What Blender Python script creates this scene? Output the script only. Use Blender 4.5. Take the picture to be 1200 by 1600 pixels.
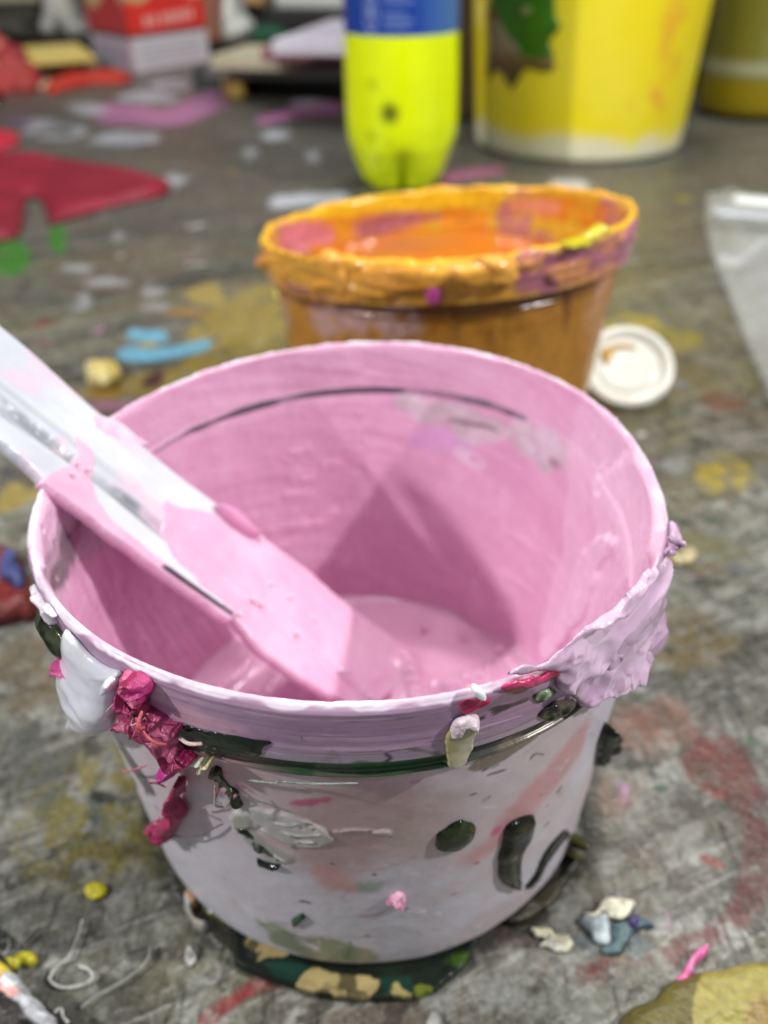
import bpy, math, random
import numpy as np
random.seed(4)
for o in list(bpy.data.objects): bpy.data.objects.remove(o)
SC = bpy.context.scene
COL = SC.collection
S = 0.065                      # one working unit = the pink tub's rim radius, in metres

# ------------------------------------------------------------------ camera
F0, PITCH, ROLL = 1350.0, 0.6058, -0.01837
CAM = np.array([0.08246, -2.29277, 2.8071])
cp, sp = math.cos(PITCH), math.sin(PITCH)
FW = np.array([0, cp, -sp]); UP = np.array([0, sp, cp]); RT = np.array([1.0, 0, 0])
R2 = RT*math.cos(ROLL)+UP*math.sin(ROLL); U2 = UP*math.cos(ROLL)-RT*math.sin(ROLL)
import mathutils
cd = bpy.data.cameras.new('camera'); cam = bpy.data.objects.new('camera', cd); COL.objects.link(cam)
M = mathutils.Matrix(((R2[0], U2[0], -FW[0]), (R2[1], U2[1], -FW[1]), (R2[2], U2[2], -FW[2])))
cam.matrix_world = mathutils.Matrix.Translation(mathutils.Vector(CAM*S)) @ M.to_4x4()
cd.sensor_width = 36; cd.lens = F0/1600*36
cd.clip_start = 0.005; cd.clip_end = 60
cd.dof.use_dof = True; cd.dof.focus_distance = 1.93*S; cd.dof.aperture_fstop = 13
SC.camera = cam

# ------------------------------------------------------------------ light
W = bpy.data.worlds.new('World'); SC.world = W; W.use_nodes = True
bg = W.node_tree.nodes['Background']; bg.inputs[0].default_value = (0.88, 0.95, 1.0, 1); bg.inputs[1].default_value = 0.25
def lamp(name, az, el, dist, size, power, color=(1, 0.98, 0.95), tgt=(0, 0, 0.06)):
    l = bpy.data.lights.new(name, 'AREA'); l.shape = 'DISK'; l.size = size; l.energy = power; l.color = color
    o = bpy.data.objects.new(name, l); COL.objects.link(o)
    d = mathutils.Vector((math.cos(el)*math.sin(az), math.cos(el)*math.cos(az), math.sin(el)))
    o.location = mathutils.Vector(tgt)+d*dist
    o.rotation_euler = d.to_track_quat('Z', 'Y').to_euler()
    return o
rad = math.radians
lamp('ceiling_or_fill_lamp', rad(105), rad(43), 1.6, 0.06, 20.0)
lamp('ceiling_or_fill_lamp', rad(-107), rad(39), 1.6, 0.06, 19.0)
lamp('ceiling_or_fill_lamp', rad(12), rad(66), 2.2, 0.25, 19.0)
lamp('ceiling_or_fill_lamp', rad(186), rad(72), 2.2, 0.25, 2.0)
lamp('ceiling_or_fill_lamp', rad(180), rad(48), 0.95, 0.08, 2.3, tgt=(0.12, 0.78, 0.05))  # added fill lamp, brightens the bottle, bucket and far table
SC.view_settings.view_transform = 'Standard'; SC.view_settings.look = 'None'
SC.view_settings.exposure = 0.05; SC.view_settings.gamma = 1.0; SC.view_settings.use_curve_mapping = False
SC.cycles.use_denoising = True
SC.cycles.max_bounces = 10

# ------------------------------------------------------------------ numpy helpers
def lin(c):
    c = np.asarray(c, float)/255.0
    return np.where(c <= 0.04045, c/12.92, ((c+0.055)/1.055)**2.4)
def _h(i, j, k, seed):
    M32 = np.uint32
    a = i.astype(np.int64).astype(M32)*M32(374761393)+j.astype(np.int64).astype(M32)*M32(668265263)+k.astype(np.int64).astype(M32)*M32(2147483647)+M32((seed*977+13) & 0xffffffff)*M32(1274126177)
    a = (a ^ (a >> M32(13)))*M32(1274126177); a = (a ^ (a >> M32(16)))*M32(2246822519); a ^= a >> M32(15)
    return a.astype(np.float32)/4294967296.0
def vn(x, y, z=None, seed=0):
    x = np.asarray(x, np.float32); y = np.asarray(y, np.float32)
    xi = np.floor(x); yi = np.floor(y); fx = x-xi; fy = y-yi
    fx = fx*fx*(3-2*fx); fy = fy*fy*(3-2*fy)
    if z is None:
        k = np.zeros_like(xi)
        a = _h(xi, yi, k, seed); b = _h(xi+1, yi, k, seed); c = _h(xi, yi+1, k, seed); d = _h(xi+1, yi+1, k, seed)
        return (a*(1-fx)+b*fx)*(1-fy)+(c*(1-fx)+d*fx)*fy
    z = np.asarray(z, np.float32); zi = np.floor(z); fz = z-zi; fz = fz*fz*(3-2*fz)
    r = 0
    for k, wz in ((0, 1-fz), (1, fz)):
        a = _h(xi, yi, zi+k, seed); b = _h(xi+1, yi, zi+k, seed); c = _h(xi, yi+1, zi+k, seed); d = _h(xi+1, yi+1, zi+k, seed)
        r = r+wz*((a*(1-fx)+b*fx)*(1-fy)+(c*(1-fx)+d*fx)*fy)
    return r
def fbm(x, y, z=None, octv=4, seed=0, gain=0.5):
    r = 0; a = 1; t = 0
    for o in range(octv):
        m = 2.03**o
        r = r+a*vn(x*m+o*7.3, y*m-o*3.1, None if z is None else z*m+o*1.7, seed+o*17); t += a; a *= gain
    return r/t-0.5              # about -0.5..0.5
def sst(a, b, x):
    t = np.clip((x-a)/(b-a), 0, 1); return t*t*(3-2*t)
def smoothpoly(P, n=6):
    P = np.asarray(P, float); N = len(P); out = []
    for i in range(N):
        p0, p1, p2, p3 = P[i-1], P[i], P[(i+1) % N], P[(i+2) % N]
        for k in range(n):
            t = k/n
            out.append(0.5*((2*p1)+(-p0+p2)*t+(2*p0-5*p1+4*p2-p3)*t*t+(-p0+3*p1-3*p2+p3)*t**3))
    return np.array(out)
def smoothline(P, n=6):
    P = np.asarray(P, float); N = len(P); out = []
    for i in range(N-1):
        p0, p1, p2, p3 = P[max(i-1, 0)], P[i], P[i+1], P[min(i+2, N-1)]
        for k in range(n):
            t = k/n
            out.append(0.5*((2*p1)+(-p0+p2)*t+(2*p0-5*p1+4*p2-p3)*t*t+(-p0+3*p1-3*p2+p3)*t**3))
    out.append(P[-1]); return np.array(out)
def sdf(poly, x, y):
    """signed distance to a closed polygon, positive inside"""
    d2 = np.full(x.shape, 1e9); ins = np.zeros(x.shape, bool); N = len(poly)
    for i in range(N):
        ax, ay = poly[i]; bx, by = poly[(i+1) % N]
        ex, ey = bx-ax, by-ay; l = ex*ex+ey*ey+1e-18
        t = np.clip(((x-ax)*ex+(y-ay)*ey)/l, 0, 1)
        dx = x-ax-t*ex; dy = y-ay-t*ey
        d2 = np.minimum(d2, dx*dx+dy*dy)
        c = ((ay > y) != (by > y))
        if ey != 0: ins ^= c & (x < (y-ay)*ex/ey+ax)
    d = np.sqrt(d2); return np.where(ins, d, -d)
def ell(px, py, rx, ry, rot=0, n=14, jit=0.12, seed=0):
    r = random.Random(seed+int(px*7+py)); c, s = math.cos(rad(rot)), math.sin(rad(rot)); P = []
    for i in range(n):
        a = 2*math.pi*i/n; k = 1+r.uniform(-jit, jit)
        u, v = rx*k*math.cos(a), ry*k*math.sin(a)
        P.append((px+u*c+v*s, py+u*s*1.0-v*c))
    return P
def stroke(P, w, w2=None):
    P = smoothline(P, 4); n = len(P); w2 = w if w2 is None else w2
    T = np.gradient(P, axis=0); T /= np.linalg.norm(T, axis=1)[:, None]+1e-9
    Nn = np.stack([-T[:, 1], T[:, 0]], 1); ww = np.linspace(w, w2, n)[:, None]/2
    ww = ww*np.clip(np.minimum(np.arange(n)+0.5, n-0.5-np.arange(n))/1.5, 0.3, 1)[:, None]
    return np.concatenate([P+Nn*ww, (P-Nn*ww)[::-1]])
def ray(px, py): return FW+R2*((px-600)/F0)-U2*((py-800)/F0)

# ------------------------------------------------------------------ surfaces (u, v, height) -> space
class Plane:
    def __init__(s, o, e1, e2):
        s.o = np.array(o, float); s.e1 = np.array(e1, float); s.e2 = np.array(e2, float); s.n = np.cross(s.e1, s.e2)
    def unproj(s, P):
        r = []
        for px, py in P:
            d = ray(px, py); t = ((s.o-CAM)@s.n)/(d@s.n); q = CAM+d*t-s.o
            r.append((q@s.e1, q@s.e2))
        return np.array(r)
    def pos(s, u, v, h): return s.o+u[..., None]*s.e1+v[..., None]*s.e2+h[..., None]*s.n
TABLE = Plane((0, 0, 0), (1, 0, 0), (0, 1, 0))

class TubGeo:
    def __init__(s, cx, cy, H, R, tx, ty, w):
        s.c = np.array([cx, cy, 0.0]); s.H = H; s.R = R; s.tx = tx; s.ty = ty; s.w = w
        s.wall = 0.95; s.base = 0.842
    def wf(s, th, z0):
        w = s.w; k = np.clip(z0/s.H, 0, 1)
        return 1+k*(w[0]*np.cos(2*th)+w[1]*np.sin(2*th)+w[2]*np.cos(3*th)+w[3]*np.sin(3*th))
    def zf(s, th, z0): return z0*(1+(s.tx*np.cos(th)+s.ty*np.sin(th))/s.H)
    def xyz(s, th, z0, r):
        q = s.R*r*s.wf(th, z0)
        return np.stack([s.c[0]+q*np.cos(th), s.c[1]+q*np.sin(th), s.zf(th, z0)], -1)
    def prof(s, kind, z0):
        d = s.H-z0
        if kind == 'skirt': return np.interp(z0, [0, s.H-0.19, s.H], [0.975, 0.985, 1.0])
        if kind == 'outer':
            return np.interp(d, [0, .01, .02, .035, .186, .190, .248, .250, .258, .262, s.H-.06, s.H],
                                [.985, .992, .995, .992, .985, .958, .955, .968, .968, s.wall, s.base+.004, s.base-.02])
        return np.interp(d, [0, .012, .185, .205, .25, s.H-.05, s.H], [.974, .968, .954, .945, .934, .80, .78])

class TubSurf:
    """u = angle, v = height on the wall; 'outer', 'skirt' or 'inner' wall of a tub"""
    def __init__(s, g, kind): s.g = g; s.kind = kind
    def unproj(s, P):
        g = s.g; r = []; T = np.linspace(1.0, 9.0, 6001)
        for px, py in P:
            d = ray(px, py); Q = CAM+d*T[:, None]-g.c
            th = np.arctan2(Q[:, 1], Q[:, 0]); rho = np.hypot(Q[:, 0], Q[:, 1])/g.R
            z0 = Q[:, 2]/(1+(g.tx*np.cos(th)+g.ty*np.sin(th))/g.H)
            F = rho/g.wf(th, z0)-g.prof(s.kind, z0)
            ok = (z0 > -0.1) & (z0 < g.H+0.12)
            if s.kind == 'inner':
                cr = np.where((F[:-1] < 0) & (F[1:] >= 0) & ok[:-1])[0]
                i = cr[-1] if len(cr) else np.argmin(np.where(ok, np.abs(F), 9))
            else:
                cr = np.where((F[:-1] > 0) & (F[1:] <= 0) & ok[:-1])[0]
                i = cr[0] if len(cr) else np.argmin(np.where(ok, np.abs(F), 9))
            r.append((th[i], z0[i]))
        r = np.array(r); r[:, 0] = np.unwrap(r[:, 0]); return r
    def pos(s, u, v, h):
        g = s.g; sgn = -1 if s.kind == 'inner' else 1
        return g.xyz(u, v, g.prof(s.kind, v)+sgn*h/g.R)

# ------------------------------------------------------------------ object helpers
def tag(o, label=None, cat=None, group=None, kind=None):
    if label: o['label'] = label
    if cat: o['category'] = cat
    if group: o['group'] = group
    if kind: o['kind'] = kind
    return o
def empty(name, loc, label, cat, group=None):
    o = bpy.data.objects.new(name, None); COL.objects.link(o); o.location = [a*S for a in loc]
    o.empty_display_size = 0.01
    return tag(o, label, cat, group)
def grid_mesh(name, P, closed_u=False, closed_v=False, col=None, mat=None, parent=None, extra=None):
    """P: (nu, nv, 3) in units"""
    nu, nv = P.shape[:2]
    idx = np.arange(nu*nv).reshape(nu, nv)
    A = idx if not closed_u else np.concatenate([idx, idx[:1]], 0)
    if closed_v: A = np.concatenate([A, A[:, :1]], 1)
    q = np.stack([A[:-1, :-1], A[1:, :-1], A[1:, 1:], A[:-1, 1:]], -1).reshape(-1, 4)
    return raw_mesh(name, P.reshape(-1, 3), q, None if col is None else col.reshape(-1, 3), mat, parent, extra)
def raw_mesh(name, V, F, col=None, mat=None, parent=None, extra=None, smooth=True):
    off = np.zeros(3)
    if parent is not None: off = np.array(parent.matrix_basis.translation)/S
    elif name: off = np.array([V[:, 0].mean(), V[:, 1].mean(), V[:, 2].min()])
    me = bpy.data.meshes.new(name); n = len(V); k = F.shape[1]
    me.vertices.add(n); me.vertices.foreach_set('co', ((V-off)*S).astype(np.float32).ravel())
    me.loops.add(F.size); me.loops.foreach_set('vertex_index', F.astype(np.int32).ravel())
    me.polygons.add(len(F)); me.polygons.foreach_set('loop_start', np.arange(0, F.size, k, dtype=np.int32))
    me.polygons.foreach_set('loop_total', np.full(len(F), k, np.int32))
    me.update(calc_edges=True)
    me.polygons.foreach_set('use_smooth', np.full(len(F), smooth)); me.update()
    if col is not None:
        a = me.color_attributes.new('paint', 'FLOAT_COLOR', 'POINT')
        c = np.ones((n, 4), np.float32); c[:, :3] = np.clip(col, 0, 1); a.data.foreach_set('color', c.ravel())
    if extra is not None:
        a = me.attributes.new('gloss', 'FLOAT', 'POINT'); a.data.foreach_set('value', extra.astype(np.float32).ravel())
    o = bpy.data.objects.new(name, me); COL.objects.link(o)
    if mat: me.materials.append(mat)
    if parent is not None: o.parent = parent
    else: o.location = off*S
    return o

# ------------------------------------------------------------------ materials
def mat(name, color=None, rough=0.4, sss=0.0, bump=0.0, bscale=400, noise=0.0, nscale=120, coat=0.0, trans=0.0, spec=0.5, gloss_attr=False, bstr=(1, 1, 1), ior=1.5, alpha=1.0, rvar=0.0, metal=0.0, bump2=0.0, b2scale=60):
    m = bpy.data.materials.new(name); m.use_nodes = True; nt = m.node_tree; N = nt.nodes; L = nt.links
    b = N['Principled BSDF']; b.inputs['Roughness'].default_value = rough; b.inputs['IOR'].default_value = ior
    b.inputs['Specular IOR Level'].default_value = spec; b.inputs['Metallic'].default_value = metal
    b.inputs['Coat Weight'].default_value = coat; b.inputs['Coat Roughness'].default_value = 0.12
    b.inputs['Transmission Weight'].default_value = trans; b.inputs['Alpha'].default_value = alpha
    if sss > 0:
        b.inputs['Subsurface Weight'].default_value = sss; b.inputs['Subsurface Scale'].default_value = 0.004
        b.inputs['Subsurface Radius'].default_value = (1, 0.6, 0.7)
    tc = N.new('ShaderNodeTexCoord'); mp = N.new('ShaderNodeMapping'); mp.inputs['Scale'].default_value = bstr
    L.new(tc.outputs['Object'], mp.inputs['Vector'])
    if color is None:
        at = N.new('ShaderNodeVertexColor'); at.layer_name = 'paint'; src = at.outputs['Color']
    else:
        rg = N.new('ShaderNodeRGB'); rg.outputs[0].default_value = (*color, 1); src = rg.outputs[0]
    if noise > 0:
        n = N.new('ShaderNodeTexNoise'); n.inputs['Scale'].default_value = nscale; n.inputs['Detail'].default_value = 6; n.inputs['Roughness'].default_value = 0.65
        L.new(mp.outputs[0], n.inputs['Vector'])
        mr = N.new('ShaderNodeMapRange'); mr.inputs[1].default_value = 0.3; mr.inputs[2].default_value = 0.7
        mr.inputs[3].default_value = 1-noise; mr.inputs[4].default_value = 1+noise; L.new(n.outputs['Fac'], mr.inputs[0])
        vm = N.new('ShaderNodeVectorMath'); vm.operation = 'SCALE'; L.new(src, vm.inputs[0]); L.new(mr.outputs[0], vm.inputs['Scale'])
        src = vm.outputs[0]
    L.new(src, b.inputs['Base Color'])
    if gloss_attr or rvar > 0:
        n3 = N.new('ShaderNodeTexNoise'); n3.inputs['Scale'].default_value = nscale*0.7; n3.inputs['Detail'].default_value = 4; L.new(mp.outputs[0], n3.inputs['Vector'])
        m3 = N.new('ShaderNodeMapRange'); m3.inputs[1].default_value = .3; m3.inputs[2].default_value = .7; m3.inputs[3].default_value = -rvar; m3.inputs[4].default_value = rvar; L.new(n3.outputs['Fac'], m3.inputs[0])
        ad = N.new('ShaderNodeMath'); ad.operation = 'ADD'; L.new(m3.outputs[0], ad.inputs[0])
        if gloss_attr:
            ga = N.new('ShaderNodeAttribute'); ga.attribute_name = 'gloss'; L.new(ga.outputs['Fac'], ad.inputs[1])
        else: ad.inputs[1].default_value = rough
        ad.use_clamp = True; L.new(ad.outputs[0], b.inputs['Roughness'])
    if bump > 0:
        n2 = N.new('ShaderNodeTexNoise'); n2.inputs['Scale'].default_value = bscale; n2.inputs['Detail'].default_value = 5; L.new(mp.outputs[0], n2.inputs['Vector'])
        hs = n2.outputs['Fac']
        bp = N.new('ShaderNodeBump'); bp.inputs['Strength'].default_value = bump; bp.inputs['Distance'].default_value = 0.0006
        L.new(hs, bp.inputs['Height'])
        if bump2 > 0:
            n4 = N.new('ShaderNodeTexNoise'); n4.inputs['Scale'].default_value = b2scale; n4.inputs['Detail'].default_value = 3; L.new(mp.outputs[0], n4.inputs['Vector'])
            b2 = N.new('ShaderNodeBump'); b2.inputs['Strength'].default_value = bump2; b2.inputs['Distance'].default_value = 0.002
            L.new(n4.outputs['Fac'], b2.inputs['Height']); L.new(b2.outputs[0], bp.inputs['Normal'])
        L.new(bp.outputs[0], b.inputs['Normal'])
    return m
M_TABLE = mat('worn_painted_table', None, 0.5, bump=0.7, bscale=800, noise=0.42, nscale=620, gloss_attr=True, rvar=0.14, bump2=0.25, b2scale=110)
M_TUB = mat('paint_coated_plastic', None, 0.35, sss=0.12, bump=0.10, bscale=500, noise=0.05, nscale=260, gloss_attr=True, rvar=0.06)
M_WET = mat('wet_paint', None, 0.16, sss=0.15, bump=0.12, bscale=420, noise=0.04, nscale=200, bump2=0.22, b2scale=120)
M_DRY = mat('dried_paint', None, 0.36, bump=0.6, bscale=1100, noise=0.32, nscale=520, bump2=0.45, b2scale=380)
M_GLOSSY = mat('glossy_dried_paint', None, 0.12, bump=0.12, bscale=700, noise=0.2, nscale=300, bump2=0.10, b2scale=220, spec=0.32)
M_MATTE = mat('matte_painted_thing', None, 0.6, bump=0.2, bscale=500, noise=0.08, nscale=160)
M_PLASTIC = mat('smooth_plastic', None, 0.28, bump=0.03, bscale=300, noise=0.03, nscale=90)

# ------------------------------------------------------------------ pillow: a thick ragged patch on a surface
def pillow(name, surf, poly, thick, parent=None, color=(200, 200, 200), color2=None, cs=8, material=None, n=90, warp=0.0, wf=14, hn=0.0, hf=18, hr=(1, 1), ridge=0.0, edge=None,
           sm=True, lift=0.0, back=0.5, colfn=None, hfn=None, seed=0, uvpoly=None, vscale=1.0):
    P = np.array(uvpoly) if uvpoly is not None else surf.unproj(poly)
    if sm: P = smoothpoly(P, 5)
    lo = P.min(0); hi = P.max(0); ext = hi-lo; pad = ext*0.10+warp*1.5; lo = lo-pad; hi = hi+pad; ext = hi-lo
    cell = max(ext)/n; nu = max(int(ext[0]/cell)+2, 8); nv = max(int(ext[1]/cell)+2, 8)
    u, v = np.meshgrid(lo[0]+np.arange(nu)*cell, lo[1]+np.arange(nv)*cell, indexing='ij')
    wu = u+warp*2*fbm(u*wf, v*wf, None, 4, seed+3); wv = v+warp*2*fbm(u*wf, v*wf, None, 4, seed+9)
    d = sdf(P, wu, wv)
    gx, gy = np.gradient(d, cell); gl = np.sqrt(gx*gx+gy*gy)+1e-6
    ok = (d[:-1, :-1] > 0) & (d[1:, :-1] > 0) & (d[1:, 1:] > 0) & (d[:-1, 1:] > 0)
    if not ok.any(): print('empty pillow', name, ext); return None
    used = np.zeros(d.shape, bool)
    used[:-1, :-1] |= ok; used[1:, :-1] |= ok; used[1:, 1:] |= ok; used[:-1, 1:] |= ok
    nb = np.zeros(d.shape, int); nb[:-1, :-1] += ok; nb[1:, :-1] += ok; nb[1:, 1:] += ok; nb[:-1, 1:] += ok
    bd = used & (nb < 4)
    mv = np.where(bd, np.minimum(d, cell*1.2), 0)
    u = u-gx/gl*mv; v = v-gy/gl*mv
    e = edge if edge else max(d.max()*0.8, cell)
    dd = np.where(bd, 0, np.clip(d, 0, None))
    p = np.sqrt(np.clip(1-(1-np.clip(dd/e, 0, 1))**2, 0, 1))
    h = thick*p
    if hn:
        a_ = fbm(u*hf*hr[0], v*hf*hr[1], None, 3, seed+31, .42); b_ = fbm(u*hf*hr[0]*.5+5, v*hf*hr[1]*.5, None, 3, seed+37)
        rdg = np.clip(1-np.abs(a_)*7, 0, 1)**1.5
        h = h+hn*p*((1-ridge)*(a_*1.6+b_*1.4)+ridge*(rdg*.7+b_*1.6))
    if hfn is not None: h = hfn(u, v, dd, h)
    top = surf.pos(u, v, h+lift); bot = surf.pos(u, v, -back*thick*p+lift)
    if color2 is None: color2 = color
    t = sst(-0.12, 0.12, fbm(u*cs, v*cs, None, 4, seed+77))[..., None]
    c = lin(color)*(1-t)+lin(color2)*t
    if colfn is not None: c = colfn(u, v, dd, c)
    ids = -np.ones(d.shape, int); ids[used] = np.arange(used.sum()); m = used.sum()
    ids2 = ids+m; ids2 = np.where(bd, ids, ids2)
    i, j = np.where(ok)
    Ft = np.stack([ids[i, j], ids[i+1, j], ids[i+1, j+1], ids[i, j+1]], 1)
    Fb = np.stack([ids2[i, j], ids2[i, j+1], ids2[i+1, j+1], ids2[i+1, j]], 1)
    V = np.concatenate([top[used], bot[used]]); C = np.concatenate([c[used], c[used]])
    F = np.concatenate([Ft, Fb])
    q = np.array([V[F[0, 1]]-V[F[0, 0]], V[F[0, 3]]-V[F[0, 0]]])
    keep = np.unique(F); rm = -np.ones(len(V), int); rm[keep] = np.arange(len(keep)); F = rm[F]; V = V[keep]; C = C[keep]
    return raw_mesh(name, V, F, C, material or M_DRY, parent)

# ------------------------------------------------------------------ painted masks on surfaces
class Painter:
    def __init__(s, surf, u, v, col, gl=None, rel=None):
        s.surf = surf; s.u = u; s.v = v; s.col = col; s.gl = gl; s.rel = rel
    def mask(s, poly, edge, warp, wf, brk, seed, sm=True, px=True, bf=None):
        P = s.surf.unproj(poly) if px else np.array(poly, float)
        if sm: P = smoothpoly(P, 4)
        isang = isinstance(s.surf, TubSurf)
        u = s.u
        if isang:
            m = P[:, 0].mean(); u = (u-m+math.pi) % (2*math.pi)-math.pi+m
        pad = edge+warp*1.2
        sel = (u > P[:, 0].min()-pad) & (u < P[:, 0].max()+pad) & (s.v > P[:, 1].min()-pad) & (s.v < P[:, 1].max()+pad)
        uu = u[sel]; vv = s.v[sel]
        if len(uu) == 0: return sel, np.zeros(0)
        nz = fbm(uu*wf, vv*wf, None, 5, seed)*2
        d = sdf(P, uu, vv)+warp*nz
        a = sst(-edge, edge, d)
        if brk > 0:
            bf = bf or wf*2
            a = a*sst(-0.05, 0.12, fbm(uu*bf, vv*bf, None, 5, seed+50)+0.35-brk*0.6)
        return sel, a
    base_brk = 0.0
    def __call__(s, poly, color, edge=0.02, warp=0.03, wf=10, brk=0.0, op=1.0, seed=0, gloss=None, h=None, color2=None, sm=True, px=True, bf=None):
        sel, a = s.mask(poly, edge, warp, wf, brk, seed, sm, px, bf)
        if s.base_brk and len(a): a = a*(1-s.base_brk*sst(-.12, .2, fbm(s.u[sel]*16, s.v[sel]*16, None, 5, seed+91)))
        if len(a) == 0: return
        a = a*op; c = lin(color)[None, :]
        if color2 is not None:
            t = sst(-.15, .15, fbm(s.u[sel]*wf*1.5, s.v[sel]*wf*1.5, None, 4, seed+5))[:, None]; c = c*(1-t)+lin(color2)*t
        s.col[sel] = s.col[sel]*(1-a[:, None])+c*a[:, None]
        if gloss is not None and s.gl is not None: s.gl[sel] = s.gl[sel]*(1-a)+gloss*a
        if h is not None and s.rel is not None: s.rel[sel] = s.rel[sel]+h*a

# ================================================================== TABLE
def axis(lo, hi, fine_lo, fine_hi, d0, g):
    a = list(np.arange(fine_lo, fine_hi, d0)); x = a[-1]; d = d0
    while x < hi: d = min(d*g, 0.25); x += d; a.append(x)
    x = a[0]; d = d0
    while x > lo: d = min(d*g, 0.25); x -= d; a.insert(0, x)
    return np.array(a)
def build_table():
    xs = axis(-24, 24, -1.75, 2.0, 0.0065, 1.022); ys = axis(-2.4, 22.5, -1.15, 2.2, 0.0065, 1.012)
    x, y = np.meshgrid(xs, ys, indexing='ij')
    ca, sa = math.cos(rad(24)), math.sin(rad(24))       # grain runs away to the right
    a = x*ca+y*sa; b = -x*sa+y*ca
    big = fbm(x*0.55, y*0.55, None, 4, 1); med = fbm(x*2.2, y*2.2, None, 5, 5); fin = fbm(x*9, y*9, None, 5, 8)
    grain = fbm(a*0.5, b*5.5, None, 5, 11); gr2 = fbm(a*3, b*30, None, 4, 13); cross = fbm(a*26, b*3.2, None, 4, 17)
    base = lin((120, 119, 108)); light = lin((160, 161, 151)); dark = lin((74, 73, 70)); olive = lin((116, 109, 82)); warm = lin((128, 106, 88))
    col = np.ones(x.shape+(3,))*base
    far = sst(1.5, 7, y)[..., None]
    def mix(m, c, k):
        nonlocal col
        m = (m*k)[..., None] if m.ndim == 2 else m*k
        col = col*(1-m)+c*m
    mix(sst(-0.12, 0.30, med*0.7+big*0.4+fin*.7)*(1-0.9*sst(1.0, 3.0, y)), light, 0.85)
    mix(sst(-0.04, 0.30, -med*0.6+fbm(x*1.1+9, y*1.1, None, 4, 23)*0.8+fbm(x*14, y*14, None, 4, 24)*.5), dark, 0.7)
    mix(sst(-0.05, 0.16, grain)*sst(0.8, 2.5, y), olive, 0.85)
    mix(sst(0.0, 0.18, -grain)*sst(0.8, 2.5, y), dark, 0.6)
    gr3 = fbm(a*1.1+3, b*14, None, 5, 15); mix(sst(.02, .2, gr3)*sst(0.8, 2.5, y), lin((150, 145, 128)), .5); mix(sst(.04, .2, -gr3)*sst(.8, 2.5, y), lin((84, 80, 68)), .5)
    mix(sst(0.05, 0.28, fbm(x*0.9-4, y*0.9, None, 4, 31)), warm, 0.45)
    mix(sst(0.08, 0.3, fbm(x*0.7+14, y*0.7, None, 4, 37))*sst(6, 2, y), lin((140, 132, 80)), 0.4)
    mix(sst(0.0, 0.2, cross+fin*0.6)*(1-far[..., 0]), light, 0.5)
    mix(sst(0.05, 0.22, gr2+fin*0.4)*(1-0.5*far[..., 0]), dark, 0.45)
    mix(sst(0.13, 0.2, fin)*(1-.7*sst(1, 3, y)), lin((175, 176, 170)), 0.45)
    fib = fbm(a*7+fin*3, b*60, None, 4, 41); mix(sst(.12, .22, fib)*(1-sst(1.2, 2.5, y)), lin((190, 190, 184)), .5); fib2 = fbm(x*60, y*8+fin*3, None, 4, 43); mix(sst(.14, .24, fib2)*(1-sst(1.2, 2.5, y)), lin((60, 58, 54)), .6)
    mix(sst(0.14, 0.2, fbm(x*13, y*13, None, 4, 71)), lin((60, 56, 50)), 0.6)
    mix(sst(4, 10, y), lin((104, 104, 102)), 0.55)
    gl = np.full(x.shape, 0.36)+fin*0.25; rel = fin*0.012+med*0.01+gr2*0.004
    p = Painter(TABLE, x, y, col, gl, rel)
    p.base_brk = .55
    # specks of paint dropped over the years
    r = random.Random(3)
    pal = [(215, 215, 210), (190, 190, 185), (150, 60, 60), (60, 90, 60), (170, 160, 60), (120, 140, 170), (60, 60, 60), (200, 150, 180)]
    for i in range(300):
        px, py = r.uniform(-1.7, 2.2), r.uniform(-1.1, 3.2)
        if r.random() < .4: px, py = r.uniform(-6, 7), r.uniform(2, 14)
        sz = r.uniform(.006, .024)*(1 if py < 3 else 2.2); an = r.random()*3; q = r.uniform(1, 3)
        P = [(px+sz*q*math.cos(t+an)*math.cos(an)-sz*math.sin(t+an)*math.sin(an), py+sz*q*math.cos(t+an)*math.sin(an)+sz*math.sin(t+an)*math.cos(an)) for t in np.linspace(0, 6.28, 9)[:-1]]
        p(P, r.choice(pal[:2]+pal), edge=.006, warp=.012, wf=25, op=r.uniform(.4, .9), seed=i, px=False, gloss=.3, h=.004)
    # --- stains the photograph shows
    p(ell(150, 1270, 130, 95, -30), (138, 128, 62), .06, .12, 9, .35, .85, 3)               # yellow by the left wall of the tub
    p(ell(245, 1290, 40, 75, 10), (110, 105, 60), .03, .06, 12, .1, .8, 6)
    p(ell(150, 1262, 14, 26, 0), (84, 100, 98), .01, .02, 20, 0, .9, 7)
    p(ell(160, 1245, 20, 10, 20), (40, 46, 34), .01, .02, 20, 0, .9, 8)
    p(ell(150, 1320, 55, 20, 10), (90, 84, 50), .02, .04, 14, .3, .8, 9)
    p(ell(50, 1200, 60, 70, 0), (92, 96, 92), .05, .1, 9, .2, .6, 10)
    p(ell(60, 1050, 90, 60, 0), (126, 110, 82), .08, .1, 7, .1, .7, 11)
    p(stroke([(310, 1600), (345, 1573), (400, 1540), (450, 1525)], 26), (150, 48, 52), .012, .015, 16, .05, .85, 12)
    p(stroke([(1090, 1150), (1150, 1210), (1190, 1290), (1180, 1390), (1120, 1450), (1060, 1480)], 62, 40), (112, 58, 58), .02, .05, 9, .28, .85, 13)
    p(ell(1130, 1200, 60, 45, 30), (126, 74, 68), .03, .05, 10, .2, .85, 14)
    p(stroke([(1060, 1480), (1000, 1500), (900, 1515), (830, 1520)], 34, 20), (122, 78, 76), .02, .05, 10, .35, .8, 15)
    p(ell(790, 1448, 60, 24, 10), (122, 92, 84), .02, .04, 12, .1, .7, 16)
    p(ell(860, 1500, 70, 30, 0), (170, 170, 162), .03, .07, 12, .35, .8, 17)
    p(ell(800, 1560, 120, 40, 0), (150, 152, 146), .03, .1, 10, .45, .8, 18)
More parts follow.
